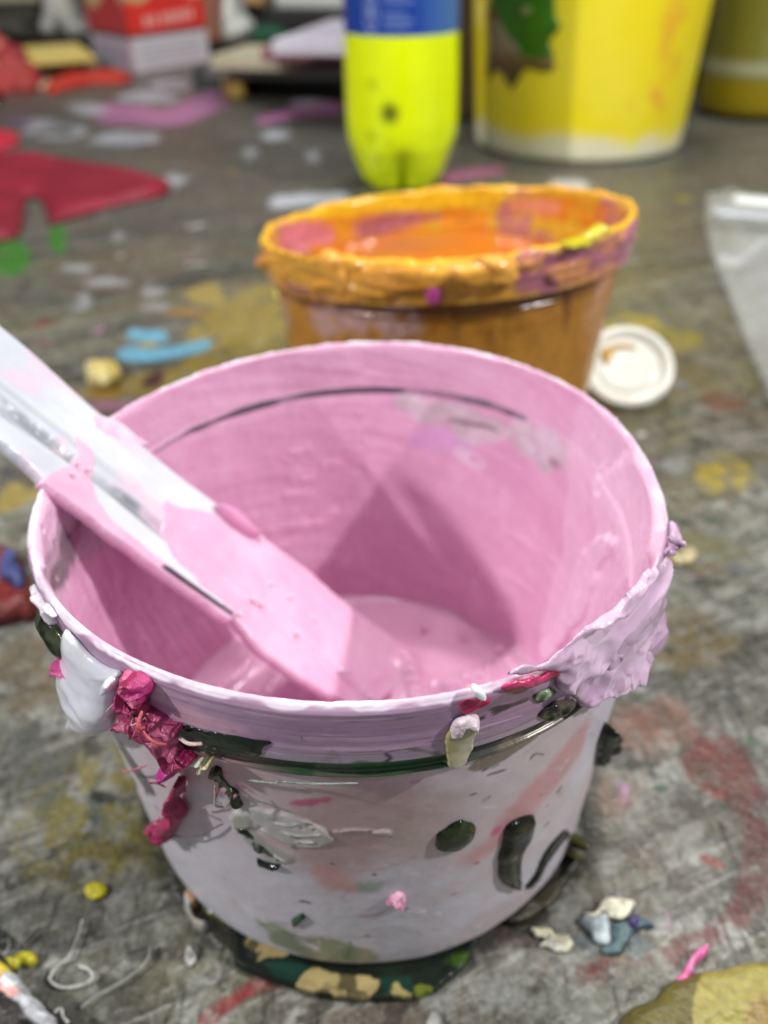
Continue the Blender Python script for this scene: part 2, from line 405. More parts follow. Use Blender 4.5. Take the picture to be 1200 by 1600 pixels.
    p(ell(960, 1420, 25, 12), (120, 60, 60), .02, .03, 12, .2, .8, 19)
    p(ell(1020, 1130, 60, 40, 0), (150, 105, 90), .06, .08, 8, .3, .7, 20)
    p(ell(960, 1240, 45, 30, 0), (128, 100, 72), .04, .06, 10, .3, .7, 20)
    p(ell(1035, 1230, 12, 8), (44, 84, 54), .01, .01, 20, 0, .9, 21)
    p(ell(1175, 1158, 12, 8), (44, 96, 54), .01, .01, 20, 0, .9, 22)
    p(ell(1080, 1000, 70, 50, 0), (120, 104, 66), .05, .09, 8, .2, .8, 23)
    p(ell(1130, 740, 45, 30, 0), (178, 160, 70), .04, .08, 8, .45, .9, 24)
    p(ell(1100, 860, 60, 30, 0), (134, 132, 96), .05, .08, 8, .3, .8, 25)
    p(ell(950, 1470, 60, 22, 10), (110, 126, 132), .02, .05, 14, .4, .6, 26)
    p(stroke([(1010, 1440), (1060, 1450), (1100, 1480)], 22), (170, 172, 168), .02, .04, 14, .4, .7, 27)
    p.base_brk = .15
    # behind the tub
    p([(300, 520), (340, 470), (420, 440), (470, 460), (450, 540), (360, 560), (280, 575)], (172, 152, 72), .06, .14, 4, .2, .7, 30)
    p([(180, 590), (260, 575), (330, 560), (300, 600), (220, 620)], (160, 140, 66), .06, .10, 4, .1, .8, 31)
    p(stroke([(200, 520), (230, 523), (262, 522)], 20), (118, 178, 204), .03, .05, 4, 0, .95, 32)
    p(stroke([(188, 550), (240, 552), (290, 545), (330, 535)], 20), (118, 178, 204), .03, .05, 4, 0, .95, 33)
    p(ell(230, 537, 14, 5), (170, 160, 90), .02, .03, 5, 0, .9, 34)
    p(ell(240, 592, 20, 12, -30), (80, 34, 56), .03, .04, 5, 0, .9, 35)
    p(ell(170, 610, 40, 14), (150, 118, 40), .04, .06, 4, .1, .9, 36)
    p(ell(175, 632, 50, 10), (160, 110, 136), .03, .05, 4, .1, .9, 37)
    p(ell(325, 458, 28, 18), (180, 160, 90), .05, .08, 3, .1, .8, 38)
    p(ell(290, 488, 40, 8), (170, 130, 70), .04, .06, 3, .2, .7, 39)
    for q in [(120, 418, 26, 8), (170, 440, 50, 7), (240, 452, 12, 10), (185, 372, 10, 10), (130, 470, 10, 14), (250, 478, 26, 6)]:
        p(ell(*q), (176, 176, 180), .05, .08, 3, .3, .8, q[0])
    p(ell(14, 400, 30, 30), (70, 140, 50), .04, .06, 3, .1, .9, 41, .25, .01)
    p(ell(90, 374, 14, 22), (70, 140, 50), .04, .05, 3, .1, .9, 42, .25, .01)
    p(stroke([(150, 175), (210, 178), (270, 182), (350, 148)], 28), (192, 132, 176), .15, .25, 1.2, .05, .95, 43)
    p(stroke([(400, 190), (460, 176), (535, 166)], 15), (196, 130, 178), .12, .2, 1.2, .1, .95, 44)
    p(stroke([(455, 158), (520, 160)], 8), (208, 160, 204), .1, .1, 1.2, .1, .9, 45)
    p(stroke([(690, 282), (735, 270), (790, 264)], 16), (190, 118, 158), .08, .1, 2, .05, .9, 46)
    p(stroke([(860, 288), (915, 288)], 16), (214, 214, 214), .08, .08, 2, .05, .95, 47)
    p(stroke([(420, 316), (470, 312), (545, 306)], 18), (208, 212, 222), .08, .1, 2, .1, .95, 48)
    for q in [(90, 205, 45, 11), (200, 216, 50, 12), (230, 150, 50, 9), (390, 238, 12, 11), (140, 170, 30, 10), (480, 160, 26, 8), (60, 190, 25, 6), (430, 210, 22, 8), (270, 132, 30, 8), (490, 243, 10, 8), (273, 278, 10, 9), (30, 190, 20, 8)]:
        p(ell(*q), (200, 204, 214) if q[0] != 30 else (120, 110, 140), .1, .15, 1.6, .25, .85, q[0])
    p(ell(990, 510, 55, 22), (168, 152, 70), .06, .08, 4, .3, .9, 51)
    p(ell(1060, 530, 40, 18), (164, 150, 72), .06, .08, 4, .3, .8, 52)
    p(ell(1130, 625, 35, 14), (124, 78, 62), .04, .06, 5, .2, .7, 53)
    p(ell(1060, 725, 22, 12), (170, 170, 170), .04, .06, 5, .2, .7, 54)
    p(ell(1190, 345, 60, 40), (136, 134, 90), .2, .2, 2, .2, .7, 55)
    p([(0, 775), (0, 800), (55, 775), (50, 742), (30, 740)], (170, 152, 88), .03, .03, 6, 0, .9, 58)
    p(stroke([(0, 735), (35, 745), (55, 760)], 20), (84, 84, 90), .03, .04, 6, 0, .8, 59)
    # olive dried puddle creeping out from under the tub
    p([(262, 1345), (290, 1420), (340, 1470), (380, 1500), (420, 1450), (300, 1360)], (66, 66, 38), .015, .02, 14, 0, .95, 60, .2, .01)
    # dark ragged disc under the tub, slightly wider than its foot
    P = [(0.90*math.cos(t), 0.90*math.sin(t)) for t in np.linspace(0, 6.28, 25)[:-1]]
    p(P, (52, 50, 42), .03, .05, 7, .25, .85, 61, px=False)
    col = (col**1.12)*0.78*np.array([1.0, 1.0, 1.01])
    col = np.clip(col, 0, 1)
    z = rel*0.8
    P3 = np.stack([x, y, z-0.008], -1)
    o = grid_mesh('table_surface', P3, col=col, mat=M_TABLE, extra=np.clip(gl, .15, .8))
    tag(o, 'worn grey wooden work table spattered and smeared with old paint', kind='structure')
    # body of the table under the painted top, and the dark floor far behind
    return o
build_table()

def box(name, c, size, color, parent=None, rot=0, bev=0.02, material=None, color2=None, tilt=0):
    """bevelled box: c = centre of its underside, size in units"""
    import bmesh
    bm = bmesh.new(); bmesh.ops.create_cube(bm, size=1)
    for v in bm.verts: v.co = mathutils.Vector((v.co.x*size[0], v.co.y*size[1], (v.co.z+0.5)*size[2]))
    bmesh.ops.bevel(bm, geom=bm.edges[:], offset=min(bev, min(size)*0.4), segments=2, affect='EDGES')
    R = mathutils.Matrix.Rotation(rot, 3, 'Z') @ mathutils.Matrix.Rotation(tilt, 3, 'X')
    V = np.array([list(R @ v.co) for v in bm.verts])+np.array(c); bm.verts.ensure_lookup_table()
    bmesh.ops.triangulate(bm, faces=bm.faces[:])
    F = np.array([[v.index for v in f.verts] for f in bm.faces]); 
    V = np.array([list(R @ v.co) for v in bm.verts])+np.array(c)
    bm.free()
    C = np.ones((len(V), 3))*lin(color)
    return raw_mesh(name, V, F, C, material or M_MATTE, parent, smooth=False)
tag(box('floor', (0, 40, -14), (200, 90, 0.5), (60, 58, 56)), 'dark floor behind the work table', kind='structure')

# ================================================================== PINK TUB
G = TubGeo(0, 0, 1.39758, 1.0, -0.01054, -0.05055, (-0.06323, 0.01572, -0.01265, -0.00794))
OUT, SK, INN = TubSurf(G, 'outer'), TubSurf(G, 'skirt'), TubSurf(G, 'inner')
tub = empty('paint_tub', (0, 0, 0), 'near pale tub coated inside with wet pink paint, a paddle resting in it', 'paint tub', 'plastic paint tubs')
ZP = 0.15
def build_tub():
    nth = 1500; th = np.linspace(-math.pi*1.5, math.pi*0.5, nth, endpoint=False)
    H = G.H
    zo = np.concatenate([np.linspace(0, H-.27, 210), np.linspace(H-.266, H-.18, 36), np.linspace(H-.177, H-.004, 90)])
    zi = np.concatenate([np.linspace(H-.004, H-.23, 90), np.linspace(H-.236, 0.05, 170)])
    # outer
    T, Z = np.meshgrid(th, zo, indexing='ij'); c = np.cos(T)*3; s_ = np.sin(T)*3
    ro = G.prof('outer', Z); d = H-Z
    col = np.ones(T.shape+(3,))*lin((202, 198, 210))
    n1 = fbm(c*.8, s_*.8, Z*2.5, 4, 101); n2 = fbm(c*3, s_*3, Z*9, 4, 103); hz = fbm(c*.7, s_*.7, Z*60, 4, 107)
    def mx(m, cc, k):
        nonlocal col
        col = col*(1-(m*k)[..., None])+lin(cc)*(m*k)[..., None]
    mx(sst(-.05, .2, n1), (190, 170, 172), .6); mx(sst(0, .25, -n1+n2*.3), (205, 206, 214), .6)
    mx(sst(.08, .25, fbm(c*1.5, s_*1.5, Z*4, 4, 109)), (186, 150, 152), .5)
    skm = (d < .188)
    col[skm] = lin((176, 142, 172))
    mx(skm*sst(-.1, .2, hz), (150, 118, 148), .8); mx(skm*sst(.02, .2, -hz), (196, 166, 192), .6)
    mx(skm*sst(.13, .185, d+.04*n2), (158, 150, 160), .7)
    mx(sst(.186, .188, d)*(1-sst(.256, .26, d)), (44, 50, 42), .93)
    mx(sst(.2, .22, d)*(1-sst(.256, .26, d))*sst(-.1, .2, n2), (40, 74, 44), .8)
    mx(sst(.012, .004, d+.03*fbm(c*5, s_*5, Z*5, 3, 115)), (232, 220, 234), .9)
    gl = np.full(T.shape, .36); gl[(d > .186) & (d < .26)] = .2
    rel = n2*.006+hz*.0022*(d < .19)
    p = Painter(OUT, T, Z, col, gl, rel)
    p([(520, 1170), (560, 1200), (700, 1200), (720, 1185), (640, 1210), (500, 1215)], (110, 112, 96), .005, .01, 20, .1, .4, 1)
    p([(740, 1190), (860, 1120), (900, 1095), (880, 1125), (800, 1180), (742, 1205)], (112, 100, 88), .006, .01, 18, .1, .9, 2)
    p([(560, 1190), (690, 1185), (690, 1200), (560, 1206)], (44, 84, 46), .006, .01, 18, .1, .9, 3)
    # wall stains
    p([(420, 1290), (520, 1230), (640, 1240), (650, 1300), (600, 1330), (520, 1380), (450, 1330)], (172, 140, 138), .07, .08, 5, .05, .75, 5)
    p([(560, 1320), (660, 1250), (720, 1240), (700, 1320), (640, 1340)], (180, 158, 152), .07, .08, 5, .0, .7, 6)
    p(ell(520, 1375, 40, 14, 15), (192, 138, 134), .03, .05, 9, .1, .7, 7)
    p(ell(350, 1195, 90, 30, 25), (182, 140, 146), .06, .06, 6, .1, .6, 8)
    p([(715, 1340), (760, 1310), (800, 1250), (850, 1200), (915, 1130), (905, 1180), (860, 1240), (760, 1340), (730, 1360)], (196, 138, 142), .04, .06, 7, .12, .8, 9)
    p(ell(775, 1300, 12, 6, -40), (186, 70, 130), .01, .015, 20, 0, .8, 10)
    p(stroke([(455, 1257), (490, 1253), (515, 1247)], 9, 4), (176, 74, 120), .008, .012, 22, .15, .85, 11)
    p(ell(600, 1225, 60, 12, 0), (186, 132, 160), .04, .05, 8, .3, .6, 12)
    p(ell(575, 1386, 22, 8), (120, 140, 118), .02, .02, 16, .2, .7, 13)
    p(ell(585, 1367, 4, 2.5), (36, 56, 36), .004, .005, 22, 0, .95, 14)
    p(ell(425, 1450, 30, 10, 20), (120, 140, 90), .02, .02, 14, .3, .7, 15)
    p(ell(500, 1480, 90, 16, 12), (112, 124, 88), .02, .04, 10, .25, .8, 16)
    p(ell(620, 1506, 160, 10, 0), (150, 140, 120), .03, .03, 8, .2, .7, 17)
    p(stroke([(540, 1500), (548, 1480), (545, 1470)], 7), (104, 130, 84), .006, .01, 18, .1, .8, 18)
    p(stroke([(640, 1170), (700, 1180)], 8), (60, 70, 52), .006, .01, 18, .1, .7, 19)
    p(stroke([(560, 1432), (590, 1428), (612, 1415)], 4, 2), (176, 146, 152), .006, .008, 18, .1, .8, 20)
    for q in [[(828, 1187), (836, 1178), (850, 1180)], [(752, 1205), (765, 1200)], [(760, 1212), (790, 1202)], [(870, 1240), (878, 1228)], [(345, 1180), (352, 1188)], [(470, 1150), (475, 1158)]]:
        p(stroke(q, 3.5, 2), (88, 74, 78), .003, .004, 30, .1, .85, int(q[0][0]))
    p(stroke([(235, 1245), (228, 1225), (205, 1190), (185, 1160)], 14, 8), (64, 58, 66), .01, .02, 14, .1, .85, 21)
    p(ell(205, 1225, 8, 16, -20), (50, 66, 66), .01, .02, 14, .1, .85, 22)
    # skirt stains
    p(ell(330, 1130, 60, 10, 14), (206, 160, 178), .02, .03, 14, .25, .8, 23)
    p(stroke([(720, 1128), (780, 1095), (830, 1080)], 12), (120, 96, 110), .01, .015, 18, .25, .8, 24)
    p(stroke([(740, 1128), (800, 1102), (826, 1092)], 5), (44, 38, 40), .004, .006, 24, .25, .9, 25)
    p(stroke([(765, 1110), (800, 1100)], 6, 4), (40, 34, 38), .004, .006, 24, .25, .9, 26)
    p(stroke([(790, 1080), (840, 1062), (868, 1050)], 18, 12), (140, 52, 62), .008, .01, 18, .15, .85, 27)
    p(stroke([(600, 1176), (610, 1184), (602, 1190)], 6, 4), (40, 36, 36), .004, .006, 24, .1, .9, 28)
    # lumps of the old drip lines on the front wall
    p([(372, 1262), (430, 1268), (500, 1290), (515, 1315), (480, 1322), (430, 1305), (395, 1290), (370, 1300), (360, 1280)], (176, 176, 176), .006, .02, 16, .05, .8, 30, .22, .008, color2=(198, 198, 196))
    p([(360, 1275), (385, 1270), (400, 1300), (450, 1335), (455, 1345), (420, 1345), (380, 1310)], (150, 152, 140), .008, .015, 16, .1, .7, 31, .25, .005)
    p(stroke([(520, 1298), (560, 1296), (590, 1300), (610, 1300)], 6), (206, 196, 190), .006, .012, 26, .4, .7, 32, .2, .006)
    for q in [[(430, 1282), (450, 1286), (470, 1284)], [(440, 1296), (470, 1302), (500, 1300)], [(462, 1312), (490, 1312)]]:
        p(stroke(q, 4, 2), (214, 214, 212), .004, .006, 26, .1, .8, int(q[0][0]), .2, .006)
    r = random.Random(8)
    for i in range(90):
        a = r.uniform(-2.9, -.2); z_ = r.uniform(.06, 1.1); q = r.uniform(.003, .009); e = r.uniform(1, 3)
        P = [(a+q*e*math.cos(t), z_+q*math.sin(t)) for t in np.linspace(0, 6.28, 8)[:-1]]
        p(P, r.choice([(120, 110, 116), (60, 74, 56), (190, 120, 150), (220, 216, 222), (150, 120, 112), (90, 80, 84)]), edge=.003, warp=.008, wf=30, op=r.uniform(.4, .9), seed=600+i, px=False, h=.002, gloss=.25)
    for i in range(46):
        a = r.uniform(-2.8, -.3); z_ = r.uniform(.1, 1.1); L_ = r.uniform(.03, .16); an = r.gauss(0, .5)
        P = stroke([(a, z_), (a+L_*.5*math.cos(an), z_+L_*.5*math.sin(an)+r.uniform(-.01, .01)), (a+L_*math.cos(an), z_+L_*math.sin(an))], .005, .002)
        p(P, r.choice([(150, 140, 148), (226, 222, 228), (170, 140, 150)]), edge=.0025, warp=.006, wf=20, op=r.uniform(.3, .7), seed=700+i, px=False, sm=False)
    for i in range(40):
        a = r.uniform(-2.8, -.3); z_ = H-r.uniform(.03, .18); L_ = r.uniform(.05, .3)
        P = stroke([(a, z_), (a+L_*.5, z_+r.uniform(-.004, .004)), (a+L_, z_+r.uniform(-.006, .006))], .005, .002)
        p(P, r.choice([(116, 88, 112), (214, 190, 210), (90, 80, 86), (196, 160, 186)]), edge=.0025, warp=.004, wf=20, op=r.uniform(.3, .8), seed=800+i, px=False, sm=False)
    outer = G.xyz(T, Z, ro+rel)
    Cout, Gout = col, gl
    # inner
    T, Z = np.meshgrid(th, zi, indexing='ij'); c = np.cos(T)*3; s_ = np.sin(T)*3; d = H-Z
    ri = G.prof('inner', Z)
    col = np.ones(T.shape+(3,))*lin((212, 160, 190))
    n1 = fbm(c*.6, s_*.6, Z*1.2, 4, 201); n2 = fbm(c*2.2, s_*2.2, Z*5, 5, 203)
    hz = fbm(T*2.0+Z*3.0, Z*26-T*5, None, 4, 207)
    mx(sst(-.05, .25, n1), (204, 150, 182), .5); mx(sst(.02, .25, -n1), (218, 166, 196), .5)
    mx(sst(.05, .3, n2), (224, 184, 208), .35); mx((d < .2)*1.0, (218, 172, 200), .6)
    mx(sst(.04, .2, hz)*(d < .2), (226, 186, 210), .35)
    gl = np.full(T.shape, .22)+n2*.1
    sm_ = fbm(T*1.2+Z*1.5, Z*9-T*2.5, None, 4, 215); mx(sst(.02, .16, sm_), (222, 174, 202), .3); mx(sst(.04, .18, -sm_), (204, 144, 178), .25)
    rel = -(n2*.014+hz*.0045+n1*.02+sm_*.006)*sst(0, .03, d)
    thumb = .022*sst(1.1, .2, np.abs(T+0.12))*sst(.03, .25, d)       # paint piled thick on the right
    rel = rel-thumb
    # groove under the rim and the grey scratches above it
    TT = np.where(T < -math.pi, T+2*math.pi, T)          # -pi..pi, back wall at pi/2
    wid = .009+.010*sst(-.1, .2, fbm(c*.8, s_*.8, None, 3, 210))
    gr = sst(wid, wid*.45, np.abs(d-.203+.006*fbm(c*2, s_*2, None, 3, 212)))*(.6+.4*sst(-.12, .08, fbm(c*1.2, s_*1.2, None, 4, 209)))
    gr = gr*sst(.80, .86, TT)*sst(2.75, 2.5, TT)
    mx(gr, (66, 54, 70), .95)
    gr2 = sst(.007, .002, np.abs(d-.2))*((T > -4.4) & (T < -3.0))*1.0
    mx(gr2*sst(2.8, 3.0, np.abs(TT)), (70, 62, 70), .4)
    p = Painter(INN, T, Z, col, gl, rel)
    p([(625, 622), (700, 625), (790, 650), (880, 690), (890, 720), (860, 735), (790, 690), (740, 690), (700, 665), (660, 665)], (204, 190, 200), .03, .07, 7, .12, .95, 2, color2=(188, 172, 180))
    p(stroke([(700, 655), (740, 662), (778, 672)], 9, 6), (126, 100, 104), .012, .012, 12, .1, .8, 3)
    p(ell(690, 690, 45, 16, 10), (206, 160, 214), .03, .05, 8, .2, .6, 4)
    p(ell(735, 715, 26, 12, 20), (220, 204, 218), .02, .05, 9, .2, .7, 5)
    p(stroke([(850, 718), (880, 728)], 7), (150, 112, 134), .015, .02, 12, .2, .7, 6)
    p(stroke([(960, 725), (952, 745), (948, 770)], 12, 7), (190, 110, 150), .01, .01, 12, .05, .8, 7, None, .012)
    p([(950, 740), (1010, 700), (1040, 790), (1020, 900), (960, 970), (900, 1010), (905, 960), (930, 900), (945, 830), (935, 800)], (230, 192, 216), .04, .08, 6, .0, .8, 8, .24, -.022)
    p([(920, 860), (960, 830), (985, 850), (950, 900), (930, 960), (880, 1015), (850, 1025), (880, 960), (905, 900)], (232, 200, 222), .012, .05, 9, 0, .8, 9, .22, -.028)
    p([(900, 640), (940, 640), (1000, 700), (1035, 780), (1030, 860), (990, 930), (900, 1010), (850, 1020), (865, 920), (885, 820), (890, 720)], (226, 188, 212), .03, .05, 8, .0, .6, 10, .24, -.010)
    p(stroke([(900, 640), (930, 660)], 30), (220, 170, 204), .03, .02, 10, .1, .5, 11)
    for q in [[(500, 730), (520, 725), (540, 735)], [(440, 775), (470, 770), (500, 778)], [(455, 750), (490, 745)], [(420, 830), (460, 822), (520, 815)], [(410, 870), (470, 840), (520, 800)], [(790, 830), (830, 850), (880, 880)], [(780, 890), (820, 915), (850, 940)], [(440, 720), (480, 700)], [(760, 940), (800, 960)]]:
        p(stroke(q, 9, 5), (222, 168, 200), .015, .03, 14, .25, .6, int(q[0][0]), .22, -.008)
    # left wall: unpainted greyish plastic and dark smear just under the rim
    p([(110, 790), (160, 830), (150, 860), (110, 900), (95, 960), (78, 940), (70, 900), (75, 840)], (178, 158, 170), .02, .03, 9, .0, .9, 20, .3)
    p([(98, 820), (118, 850), (112, 890), (90, 930), (78, 935), (85, 880)], (84, 78, 80), .015, .03, 9, .1, .85, 21, .25)
    p(stroke([(128, 800), (120, 830), (116, 850)], 8), (158, 70, 96), .012, .015, 12, .2, .7, 22)
    p([(60, 775), (85, 790), (80, 830), (72, 870), (55, 880), (45, 850), (50, 800)], (222, 190, 214), .01, .04, 12, .1, .9, 23, .25, -.012)
    for k in range(11):
        x0 = 110+k*22
        p(stroke([(x0, 890+k*8), (x0+35, 960+k*6), (x0+80, 1040+k*3)], 10, 6), (226, 172, 204) if k % 2 else (216, 148, 188), .02, .03, 12, .25, .5, 300+k, .24, -.006)
    inner = G.xyz(T, Z, ri+rel)
    Cin, Gin = col, gl
    # floor rings close the inside, underside closes the outside
    tf = th[:, None]; fl = []
    for r in (.6, .3, .02): fl.append(G.xyz(tf, np.full((nth, 1), .05), np.full((nth, 1), r)))
    un = []
    for r in (.02, .4, .75): un.append(G.xyz(tf, np.full((nth, 1), .012), np.full((nth, 1), r)))
    # rim: rounded lip carries dried paint
    lt = []
    for a_, rr, dz in ((0, .984, .002), (1, .979, .004), (2, .975, .002)):
        k = fbm(np.cos(tf)*14, np.sin(tf)*14, None, 4, 300+a_)*.014+fbm(np.cos(tf)*50, np.sin(tf)*50, None, 3, 305)*.006
        lt.append(G.xyz(tf, np.full((nth, 1), H)+dz+k, np.full((nth, 1), rr)+k*.5))
    P = np.concatenate(un+[outer]+lt+[inner]+fl, 1)
    one = np.ones((nth, 1, 1))
    tl = sst(-.1, .1, fbm(np.cos(th)*9, np.sin(th)*9, None, 4, 311))[:, None, None]
    lipc = lin((224, 184, 210))*(1-tl)+lin((232, 218, 232))*tl
    C = np.concatenate([one*lin((180, 170, 180))]*3+[Cout]+[lipc]*3+[Cin]+[one*lin((214, 150, 186))]*3, 1)
    g1 = np.full((nth, 1), .3); GL = np.concatenate([g1]*3+[Gout]+[g1]*3+[Gin]+[g1]*3, 1)
    grid_mesh('tub_body', P, closed_u=True, col=C, mat=M_TUB, parent=tub, extra=np.clip(GL, .12, .8))
build_tub()

def build_pool():
    nr, nt = 300, 720
    r = np.linspace(0.0, 1, nr)[None, :]; t = np.linspace(0, 2*math.pi, nt, endpoint=False)[:, None]
    rad_in = G.prof('inner', np.array(ZP))+.012
    R = r*rad_in*G.wf(t, ZP); x = R*np.cos(t); y = R*np.sin(t)
    z = np.full(x.shape, ZP)
    w = fbm(x*1.3, y*1.3, None, 3, 5)
    z += .06*fbm(x*2.2+w*3, y*2.2, None, 3, 401)+.02*fbm(x*7+w*6, y*7+w*4, None, 3, 405, .4)
    def swirl(px, py, rr, amp):
        nonlocal z
        q = TABLEP.unproj([(px, py)])[0]; dd = np.hypot(x-q[0], y-q[1]); z += amp*np.exp(-(dd/rr)**2)
    TABLEP = Plane((0, 0, ZP), (1, 0, 0), (0, 1, 0))
    swirl(560, 1075, .20, .10); swirl(620, 1050, .12, .06); swirl(700, 1060, .16, .035); swirl(850, 975, .13, .13); swirl(450, 1085, .12, .05); swirl(740, 985, .15, -.04)
    for pts, a_ in (([(610, 1010), (640, 1050), (650, 1100)], .03), ([(400, 1090), (440, 1050), (470, 1020)], .035), ([(340, 1080), (370, 1060), (390, 1040)], .03), ([(480, 1090), (500, 1050)], .03), ([(700, 1080), (780, 1040), (840, 990)], .025)):
        Q = smoothline(TABLEP.unproj(pts), 5); dd = np.full(x.shape, 9.)
        for q in Q: dd = np.minimum(dd, np.hypot(x-q[0], y-q[1]))
        z += a_*np.exp(-(dd/.035)**2)
    z = z+.015*sst(.96, 1.0, r)                      # clings a little up the wall
    c = lin((222, 172, 200))*np.ones(x.shape+(3,)); t_ = sst(-.1, .2, fbm(x*2.5+w*4, y*2.5+w*2, None, 4, 411))[..., None]
    c = c*(1-t_)+lin((228, 182, 208))*t_
    grid_mesh('wet_paint', np.stack([x, y, z], -1), closed_u=True, col=c, mat=M_WET, parent=tub)
build_pool()

# ------------------------------------------------------------------ dried and wet lumps stuck on the pink tub
pil = pillow
def tubpart(name, surf, poly, thick, **k): return pil(name, surf, poly, thick, parent=tub, **k)
GREEN_D, GREEN_D2 = (28, 40, 30), (48, 62, 40)
def crack(u, v, d, c):
    a_ = np.abs(fbm(u*7, v*18, None, 4, 401)); m = sst(.020, .004, a_)*sst(-.08, .08, fbm(u*5, v*5, None, 3, 403))*.75
    m2 = sst(.16, .22, fbm(u*22, v*26, None, 3, 405))*.6; c = c*(1-m2[..., None])+lin((170, 134, 162))*m2[..., None]
    return c*(1-m[..., None])+lin((84, 66, 80))*m[..., None]
# thick pink crust over the right of the skirt
tubpart('paint_crust', SK, [(788, 1058), (815, 1040), (850, 1033), (880, 1008), (930, 970), (985, 925), (1018, 885), (1036, 850), (1046, 815), (1052, 840), (1054, 870), (1052, 905), (1044, 950), (1040, 990), (1030, 1015), (1015, 1045), (985, 1062), (950, 1083), (925, 1090), (905, 1097), (885, 1078), (868, 1078), (862, 1056), (840, 1046), (815, 1052)],
        .020, color=(204, 172, 200), color2=(216, 186, 212), warp=.020, wf=18, hn=.046, hf=9, hr=(.8, 1.4), ridge=.5, colfn=crack, n=360, edge=.03, material=M_WET, back=.3, seed=1)
tubpart('paint_crust', SK, [(960, 1000), (1010, 960), (1040, 900), (1048, 905), (1040, 960), (1012, 1010), (985, 1040), (955, 1062), (940, 1060)], .032, color=(206, 174, 202), color2=(196, 160, 192), warp=.02, wf=16, hn=.045, hf=8, ridge=.35, n=220, material=M_WET, seed=5)
tubpart('paint_crust', SK, [(1044, 838), (1054, 846), (1062, 850), (1060, 868), (1050, 874), (1042, 862)], .02, color=(200, 166, 196), warp=.005, hn=.015, hf=14, n=50, material=M_WET, seed=6)
tubpart('red_smear', SK, [(785, 1075), (820, 1062), (850, 1052), (872, 1046), (868, 1060), (845, 1068), (810, 1078), (792, 1084)], .007, edge=.02, color=(118, 30, 42), color2=(190, 60, 110), cs=16, warp=.022, wf=18, hn=.012, hf=16, n=120, material=M_GLOSSY, seed=7)
tubpart('red_smear', SK, [(718, 1108), (732, 1092), (750, 1088), (768, 1092), (760, 1104), (742, 1110), (728, 1116)], .008, edge=.02, color=(166, 36, 84), color2=(196, 90, 104), cs=20, warp=.022, wf=20, hn=.016, hf=18, n=110, material=M_GLOSSY, seed=8)
tubpart('cream_drip', SK, [(712, 1128), (738, 1120), (744, 1132), (738, 1152), (738, 1170), (728, 1192), (706, 1194), (694, 1178), (694, 1158), (700, 1140)], .010, edge=.008, color=(160, 150, 108), color2=(190, 184, 160), cs=8, warp=.016, wf=12, n=130, hn=.008, hf=10, material=M_WET, seed=9)
tubpart('white_flake', SK, [(712, 1124), (735, 1116), (748, 1118), (744, 1136), (730, 1132), (720, 1146), (700, 1150)], .018, color=(214, 196, 206), warp=.006, n=90, hn=.02, hf=14, ridge=.5, material=M_DRY, seed=10)
tubpart('white_flake', SK, ell(747, 1080, 13, 8, 38, 14, .03), .016, color=(226, 232, 238), n=40, material=M_WET, seed=11)
tubpart('green_flake', SK, [(838, 1084), (858, 1074), (866, 1084), (850, 1094), (842, 1096)], .008, color=(150, 170, 140), color2=(40, 60, 44), cs=30, warp=.018, wf=20, n=80, hn=.012, hf=40, material=M_GLOSSY, seed=12)
# dark green blobs in the groove, right and left
tubpart('green_blob', SK, [(840, 1118), (862, 1100), (888, 1090), (898, 1098), (880, 1116), (858, 1128)], .012, color=(40, 38, 34), color2=(78, 70, 62), cs=14, warp=.008, wf=20, n=70, hn=.02, hf=24, material=M_GLOSSY, seed=13)
tubpart('green_blob', SK, [(268, 1128), (330, 1142), (420, 1160), (412, 1170), (402, 1182), (340, 1176), (300, 1164), (272, 1146)], .012, color=(12, 15, 13), color2=(30, 38, 30), warp=.014, wf=10, n=150, hn=.014, hf=6, hr=(.5, 4), material=M_GLOSSY, seed=14)
_t = SK.unproj([(42, 880), (60, 922), (98, 988), (118, 1006)])[:, 0]; HH = G.H
tubpart('green_blob', SK, None, .035, uvpoly=[(_t[0]-.02, HH-.10), (_t[1], HH-.05), ((_t[1]+_t[2])/2, HH-.07), (_t[2]+.02, HH-.09), (_t[2], HH-.17), (_t[1]+.1, HH-.17), (_t[1], HH-.18), (_t[0], HH-.17)], color=(16, 24, 16), color2=(60, 68, 46), cs=14, warp=.008, wf=12, n=160, hn=.04, hf=8, ridge=.4, material=M_GLOSSY, seed=15)
tubpart('magenta_skin', SK, None, .04, uvpoly=[(_t[1]+.05, HH-.20), (_t[1]+.2, HH-.17), (_t[2]-.05, HH-.17), (_t[2], HH-.20), (_t[2], HH-.25), (_t[2]-.06, HH-.26), (_t[1]+.15, HH-.24)], color=(176, 44, 108), color2=(206, 84, 148), cs=12, warp=.01, wf=12, n=160, hn=.045, hf=10, ridge=.6, seed=16)
tubpart('white_flake', SK, None, .015, uvpoly=[(_t[1]-.1, HH-.035), (_t[1]+.1, HH-.01), (_t[2]-.05, HH-.0), (_t[2]-.02, HH-.05), (_t[1]+.1, HH-.055)], color=(212, 200, 214), color2=(224, 224, 230), cs=12, warp=.012, wf=12, n=120, hn=.02, hf=12, ridge=.5, material=M_WET, seed=17)
tubpart('green_blob', OUT, ell(712, 1305, 33, 20, -32), .018, color=(18, 28, 14), color2=(38, 48, 24), n=90, hn=.003, warp=.006, wf=12, material=M_GLOSSY, seed=16)
tubpart('green_blob', OUT, [(797, 1284), (815, 1276), (833, 1276), (832, 1296), (820, 1318), (814, 1340), (812, 1382), (798, 1388), (780, 1372), (777, 1345), (784, 1318), (786, 1298)], .028, color=(8, 11, 7), color2=(20, 26, 14), n=90, hn=.010, hf=6, warp=.008, wf=10, material=M_GLOSSY, seed=17)
